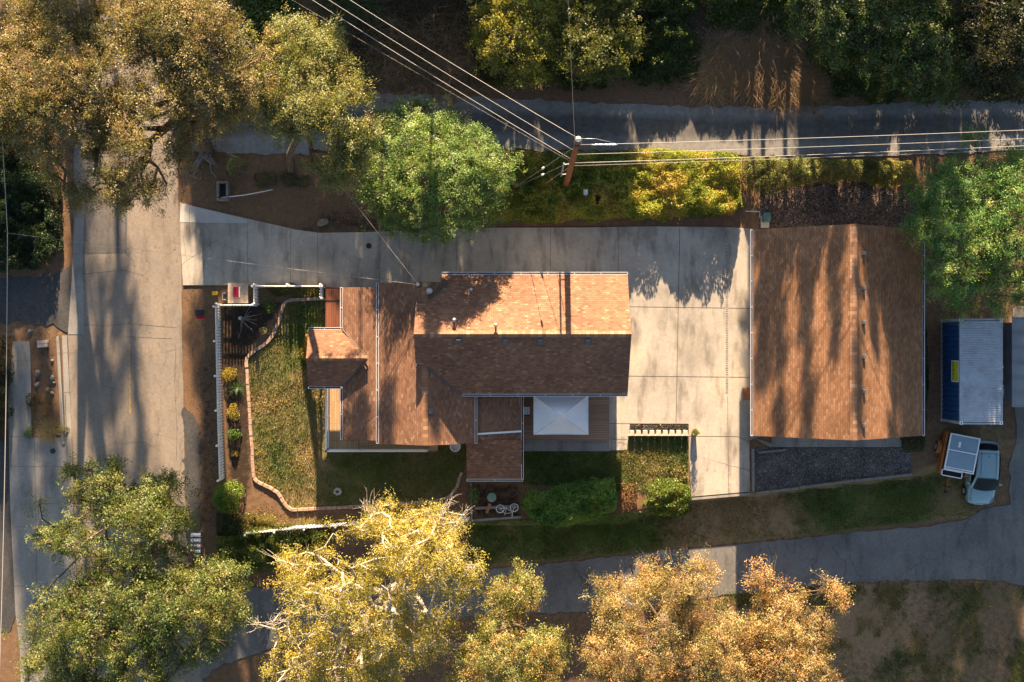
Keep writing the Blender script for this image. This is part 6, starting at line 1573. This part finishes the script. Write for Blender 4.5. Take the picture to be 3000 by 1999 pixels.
# ================================================================== HEDGES, SHRUBS, GRASSES
IVYD = [(0.008, 0.020, 0.008), (0.015, 0.036, 0.012), (0.03, 0.055, 0.018), (0.06, 0.075, 0.025)]
HEDG = [(0.055, 0.085, 0.02), (0.17, 0.19, 0.03), (0.35, 0.33, 0.055), (0.40, 0.27, 0.08)]
HEDD = [(0.03, 0.045, 0.012), (0.065, 0.08, 0.02), (0.12, 0.12, 0.03), (0.15, 0.10, 0.04)]
BOX = [(0.04, 0.10, 0.025), (0.09, 0.19, 0.04), (0.18, 0.27, 0.055), (0.28, 0.29, 0.06)]
SPARSE = [(0.07, 0.09, 0.03), (0.15, 0.16, 0.06), (0.28, 0.25, 0.10), (0.35, 0.24, 0.11)]
shrub('ivy_hedge', 'dark ivy mass between the left edge and the street', 'hedge', [(-60, 300), (60, 330), (110, 420), (150, 480), (178, 560), (180, 680), (176, 740), (150, 780), (90, 800), (-60, 805)], 1.1, IVYD, 31, 800, .10, lump=.5, soft=.8)
shrub('hedge', 'dark clipped hedge at the left edge beside the narrow path', 'hedge', [(-60, 985), (30, 985), (46, 1040), (44, 1150), (36, 1240), (20, 1290), (-60, 1290)], 1.3, [(0.015, 0.022, 0.008), (0.035, 0.04, 0.012), (0.07, 0.06, 0.02), (0.11, 0.08, 0.03)], 32, 800, .09)
shrub('hedge', 'long shaggy hedge below the pole, golden where the sun reaches it', 'hedge', [(1470, 480), (1520, 450), (1640, 450), (1800, 445), (1900, 440), (2150, 452), (2165, 470), (2165, 560), (2170, 600), (2140, 632), (2000, 640), (1830, 645), (1700, 650), (1560, 652), (1450, 655), (1400, 640), (1440, 590)], 1.45, HEDG, 33, 900, .10, lump=.36, soft=.6, hue=.8, up=.10, layers=.65, gaps=.06)
shrub('hedge', 'thin straggly grey green hedge continuing right along the lane', 'hedge', [(2165, 462), (2400, 470), (2550, 472), (2660, 478), (2680, 540), (2600, 550), (2480, 540), (2400, 530), (2300, 560), (2240, 570), (2190, 560), (2168, 520)], 1.25, SPARSE, 34, 1100, .09, lump=.35, soft=.6, up=.1)
shrub('ivy_hedge', 'ivy grown thickly along the lower side of the buried picket fence', 'hedge', [(640, 1560), (715, 1545), (800, 1534), (850, 1538), (870, 1552), (960, 1546), (1000, 1560), (980, 1600), (930, 1640), (850, 1660), (760, 1672), (690, 1665), (640, 1620)], 1.2, [(0.03, 0.06, 0.015), (0.07, 0.10, 0.02), (0.14, 0.15, 0.03), (0.22, 0.19, 0.04)], 35, 850, .10, lump=.5)
shrub('ivy_hedge', 'low golden green creeper between the lawn edging and the picket fence', 'hedge', [(700, 1500), (760, 1490), (830, 1512), (900, 1520), (1000, 1516), (1080, 1512), (1080, 1520), (900, 1535), (740, 1548), (690, 1540)], .7, [(0.06, 0.07, 0.015), (0.13, 0.12, 0.025), (0.22, 0.18, 0.04), (0.26, 0.17, 0.06)], 36, 700, .09, lump=.7, soft=.4, gaps=.2)
shrub('bush', 'big dark green rounded bush in the shade south of the patio', 'bush', [(1530, 1450), (1560, 1425), (1650, 1412), (1760, 1402), (1795, 1400), (1808, 1440), (1800, 1490), (1770, 1515), (1700, 1525), (1640, 1540), (1570, 1525), (1535, 1490)], 1.55, BOX, 37, 1000, .115, lump=.32, soft=.7, hue=.75)
shrub('bush', 'rounded light green clipped bush lit by the sun beside the concrete path', 'bush', [(1890, 1420), (1920, 1398), (1980, 1396), (2012, 1410), (2022, 1450), (2015, 1490), (1980, 1508), (1920, 1508), (1885, 1480), (1878, 1450)], 1.3, [(0.045, 0.075, 0.015), (0.09, 0.125, 0.02), (0.16, 0.18, 0.03), (0.24, 0.2, 0.04)], 38, 1000, .10, lump=.4, soft=.7)
shrub('bush', 'small straggly reddish plant between the two clipped bushes', 'bush', [(1810, 1412), (1870, 1415), (1872, 1480), (1840, 1500), (1812, 1490)], .5, [(0.05, 0.06, 0.02), (0.16, 0.06, 0.03), (0.24, 0.10, 0.05), (0.2, 0.16, 0.06)], 39, 420, .09, gaps=.3)
shrub('bush', 'loose yellow flecked plant at the corner of the sunlit grass', 'bush', [(1960, 1370), (2010, 1360), (2014, 1400), (1975, 1410)], .4, [(0.06, 0.08, 0.02), (0.15, 0.15, 0.03), (0.3, 0.2, 0.05), (0.34, 0.18, 0.06)], 40, 420, .08, gaps=.3)
shrub('hedge', 'narrow dark hedge squeezed between the garage and the blue container', 'hedge', [(2650, 960), (2700, 960), (2712, 1100), (2700, 1240), (2690, 1320), (2640, 1330), (2650, 1200)], 1.3, IVYD, 41, 800, .09, lump=.5)
FS = 'small garden shrubs inside the long picket fence'
YB = [(0.12, 0.10, 0.01), (0.26, 0.19, 0.015), (0.36, 0.25, 0.02), (0.4, 0.24, 0.02)]
def disc(px, py, r, n=9, k=1.0): return [(px + r * math.cos(i / n * 6.283), py + r * k * math.sin(i / n * 6.283)) for i in range(n)]
shrub('shrub', 'largest round yellow shrub leaning on the picket fence', 'shrub', disc(675, 1098, 25), .6, YB, 42, 1500, .06, FS)
shrub('shrub', 'round yellow shrub below the spiky green plant by the fence', 'shrub', disc(690, 1208, 22), .55, YB, 43, 1500, .06, FS)
shrub('shrub', 'smallest yellow shrub near the lower end of the fence', 'shrub', disc(689, 1330, 12), .4, YB, 44, 1600, .06, FS)
shrub('shrub', 'bright green shrub between two yellow shrubs by the fence', 'shrub', disc(688, 1272, 19), .6, [(0.03, 0.07, 0.01), (0.06, 0.12, 0.02), (0.10, 0.17, 0.03), (0.15, 0.2, 0.04)], 45, 1300, .08, FS)
shrub('shrub', 'tall bright green shrub at the lower end of the long picket fence', 'shrub', [(640, 1420), (670, 1400), (700, 1405), (722, 1440), (715, 1480), (690, 1500), (660, 1500), (635, 1470)], 1.6, [(0.03, 0.08, 0.008), (0.07, 0.14, 0.012), (0.14, 0.2, 0.02), (0.22, 0.24, 0.03)], 46, 1000, .09)
shrub('shrub', 'dark blue green bush below the bright green shrub', 'shrub', [(640, 1500), (700, 1500), (730, 1530), (730, 1560), (680, 1575), (640, 1560)], 1.3, IVYD, 47, 800, .09)
shrub('shrub', 'yellow and orange shrub hugging the corner of the entry gable', 'shrub', [(890, 990), (905, 975), (918, 985), (920, 1040), (905, 1062), (888, 1050), (882, 1020)], .9, [(0.12, 0.11, 0.01), (0.28, 0.2, 0.02), (0.38, 0.22, 0.03), (0.4, 0.15, 0.04)], 48, 1300, .07)
shrub('shrub', 'pale pink and green shrub beside the deck railing', 'shrub', disc(934, 1178, 22), .9, [(0.04, 0.06, 0.02), (0.09, 0.10, 0.04), (0.25, 0.15, 0.08), (0.36, 0.24, 0.16)], 49, 1000, .08)
shrub('shrub', 'small white flowered bush in the dark garden bed', 'shrub', disc(773, 969, 16), .5, [(0.05, 0.06, 0.03), (0.3, 0.26, 0.16), (0.5, 0.43, 0.3), (0.6, 0.55, 0.45)], 50, 1300, .07)
shrub('shrub', 'mixed flowering plants packed behind the driveway fence', 'shrub', [(780, 836), (940, 836), (942, 868), (900, 876), (840, 870), (790, 852)], .40, [(0.03, 0.05, 0.01), (0.08, 0.10, 0.02), (0.22, 0.18, 0.02), (0.4, 0.18, 0.03)], 51, 1100, .075, gaps=.2)
shrub('shrub', 'low dark green plants at the corner of the fence and the lawn edging', 'shrub', [(775, 870), (800, 865), (808, 910), (795, 930), (778, 920)], .4, BOX, 52, 700, .08, gaps=.2)
shrub('shrub', 'leafy climbing plant at the shaded concrete kerb', 'shrub', [(1370, 1425), (1395, 1420), (1405, 1450), (1400, 1475), (1378, 1470)], .8, BOX, 53, 900, .08)
shrub('shrub', 'low green weeds on the dirt bank below the oak', 'shrub', [(745, 520), (800, 505), (905, 520), (900, 545), (810, 545), (750, 545)], .3, DARKG, 54, 500, .08, gaps=.35)
shrub('shrub', 'feathery light green sapling beside the dead stump', 'shrub', disc(700, 495, 32), 1.7, [(0.06, 0.09, 0.025), (0.11, 0.15, 0.045), (0.17, 0.2, 0.07), (0.22, 0.22, 0.1)], 55, 260, .13, gaps=.2, aspect=.3)
for i, (poly, hh, lab) in enumerate((
        ([(1840, 60), (1980, 40), (2060, 130), (2050, 230), (1960, 262), (1860, 250)], .7, 'low dark green bush with sunlit leaves right of the dark bushy tree'),
        ([(2020, -60), (2320, -60), (2360, 60), (2300, 120), (2180, 110), (2060, 70)], .6, 'dark bush at the top edge above the dry grass'),
        ([(1870, -60), (2030, -60), (2040, 40), (1960, 60), (1860, 40)], .7, 'dark bush at the top edge left of the dry grass'),
        ([(2360, 110), (2560, 170), (2700, 250), (2760, 300), (2600, 300), (2440, 280), (2380, 200)], 1.2, 'dark bush under the tall dark tree beside the lane'),
        ([(2820, 230), (3060, 220), (3060, 290), (2850, 295)], 1.0, 'dark undergrowth at the lane in the upper right corner'),
        ([(1380, 120), (1640, 170), (1860, 200), (1850, 240), (1640, 262), (1420, 230)], .9, 'dark undergrowth below the yellow green tree'))):
    shrub('bush', lab, 'bush', poly, hh, DARKG, 60 + i, 620, .11, HG, lump=.7, soft=.9)
cov = shrub('ground_cover', '', '', [(980, -60), (1420, -60), (1400, 120), (1480, 250), (1100, 262), (1010, 200)], .35, [(0.03, 0.025, 0.012), (0.07, 0.05, 0.025), (0.11, 0.08, 0.035), (0.05, 0.06, 0.02)], 70, 260, .12, stem=False, kind='stuff', gaps=.35, up=.1, aspect=.25)
TAN = [(0.17, 0.11, 0.06), (0.25, 0.17, 0.095), (0.34, 0.24, 0.14), (0.29, 0.18, 0.09)]
DGR = 'dry grass clumps on the bank'
for i, (x, y, n, L, sp, lab) in enumerate(((2080, 225, 600, 1.5, 20, 'sunlit golden dry grass clump leaning over the lane'), (2120, 170, 1500, 1.6, 24, 'upper pale dry grass clump behind the sunlit one'), (2210, 200, 2000, 1.7, 30, 'large fan of dry grass in the middle of the bank'), (2290, 230, 1700, 1.5, 28, 'dry grass clump close to the lane edge right of the large fan'),
                                      (2370, 250, 1200, 1.3, 26, 'dry grass clump at the right end of the grassy bank'), (2240, 120, 1200, 1.4, 30, 'dry grass clump highest on the bank under the dark bush'), (1300, 200, 900, 1.1, 60, 'thin dry grass above the lane left of the yellow green tree'), (1170, 160, 900, 1.1, 60, 'thin dry grass below the overhead wires near the oak'))):
    tussock('dry_grass', lab, 'grass clump', x, y, n, L, TAN if i != 0 else [(0.34, 0.22, 0.1), (0.45, 0.3, 0.15), (0.5, 0.34, 0.18)], 80 + i, sp, .034 if i == 0 else .024, .9, DGR, 1.1)  # first clump's brighter palette puts its sunlight into the colour
GRN = [(0.03, 0.06, 0.02), (0.06, 0.09, 0.035), (0.10, 0.13, 0.06)]
tussock('fountain_grass', 'long bladed dark green grass clump at the top edge by the wires', 'grass clump', 985, 30, 420, 2.2, GRN, 91, 24, .03, .9, 'green grass clumps at the top edge', 1.2)
tussock('fountain_grass', 'second long bladed grass clump at the top edge, right of the first', 'grass clump', 1070, 20, 320, 2.0, GRN, 92, 20, .03, .9, 'green grass clumps at the top edge', 1.2)
tussock('fountain_grass', 'sunlit golden grass tuft in the planting strip by the kerb', 'grass clump', 146, 1260, 700, .95, [(0.3, 0.2, 0.08), (0.42, 0.3, 0.13), (0.45, 0.36, 0.2)], 93, 11, .016, .7, None, 1.0)
tussock('fountain_grass', 'brown dry grass above the golden tuft in the planting strip', 'grass clump', 128, 1190, 380, .7, [(0.12, 0.08, 0.04), (0.2, 0.14, 0.08), (0.3, 0.2, 0.1)], 94, 20, .016, .6)
shrub('shrub', 'dark round shrub with bare twigs beside the dry planting strip', 'shrub', disc(100, 1170, 22), .7, [(0.015, 0.02, 0.012), (0.03, 0.035, 0.02), (0.06, 0.05, 0.03), (0.1, 0.07, 0.04)], 95, 700, .08)
shrub('shrub', 'small green shrub left of the golden grass tuft', 'shrub', disc(88, 1268, 17), .5, BOX, 96, 900, .08)
shrub('shrub', 'small grey green shrub right of the golden grass tuft at the kerb', 'shrub', disc(186, 1258, 15), .45, SPARSE, 97, 900, .07)
tussock('fountain_grass', 'spiky green strap leaved plant by the picket fence', 'plant', 697, 1137, 220, .55, [(0.05, 0.1, 0.03), (0.09, 0.15, 0.05), (0.14, 0.2, 0.08)], 98, 6, .03, .7, None, 1.2, 5)
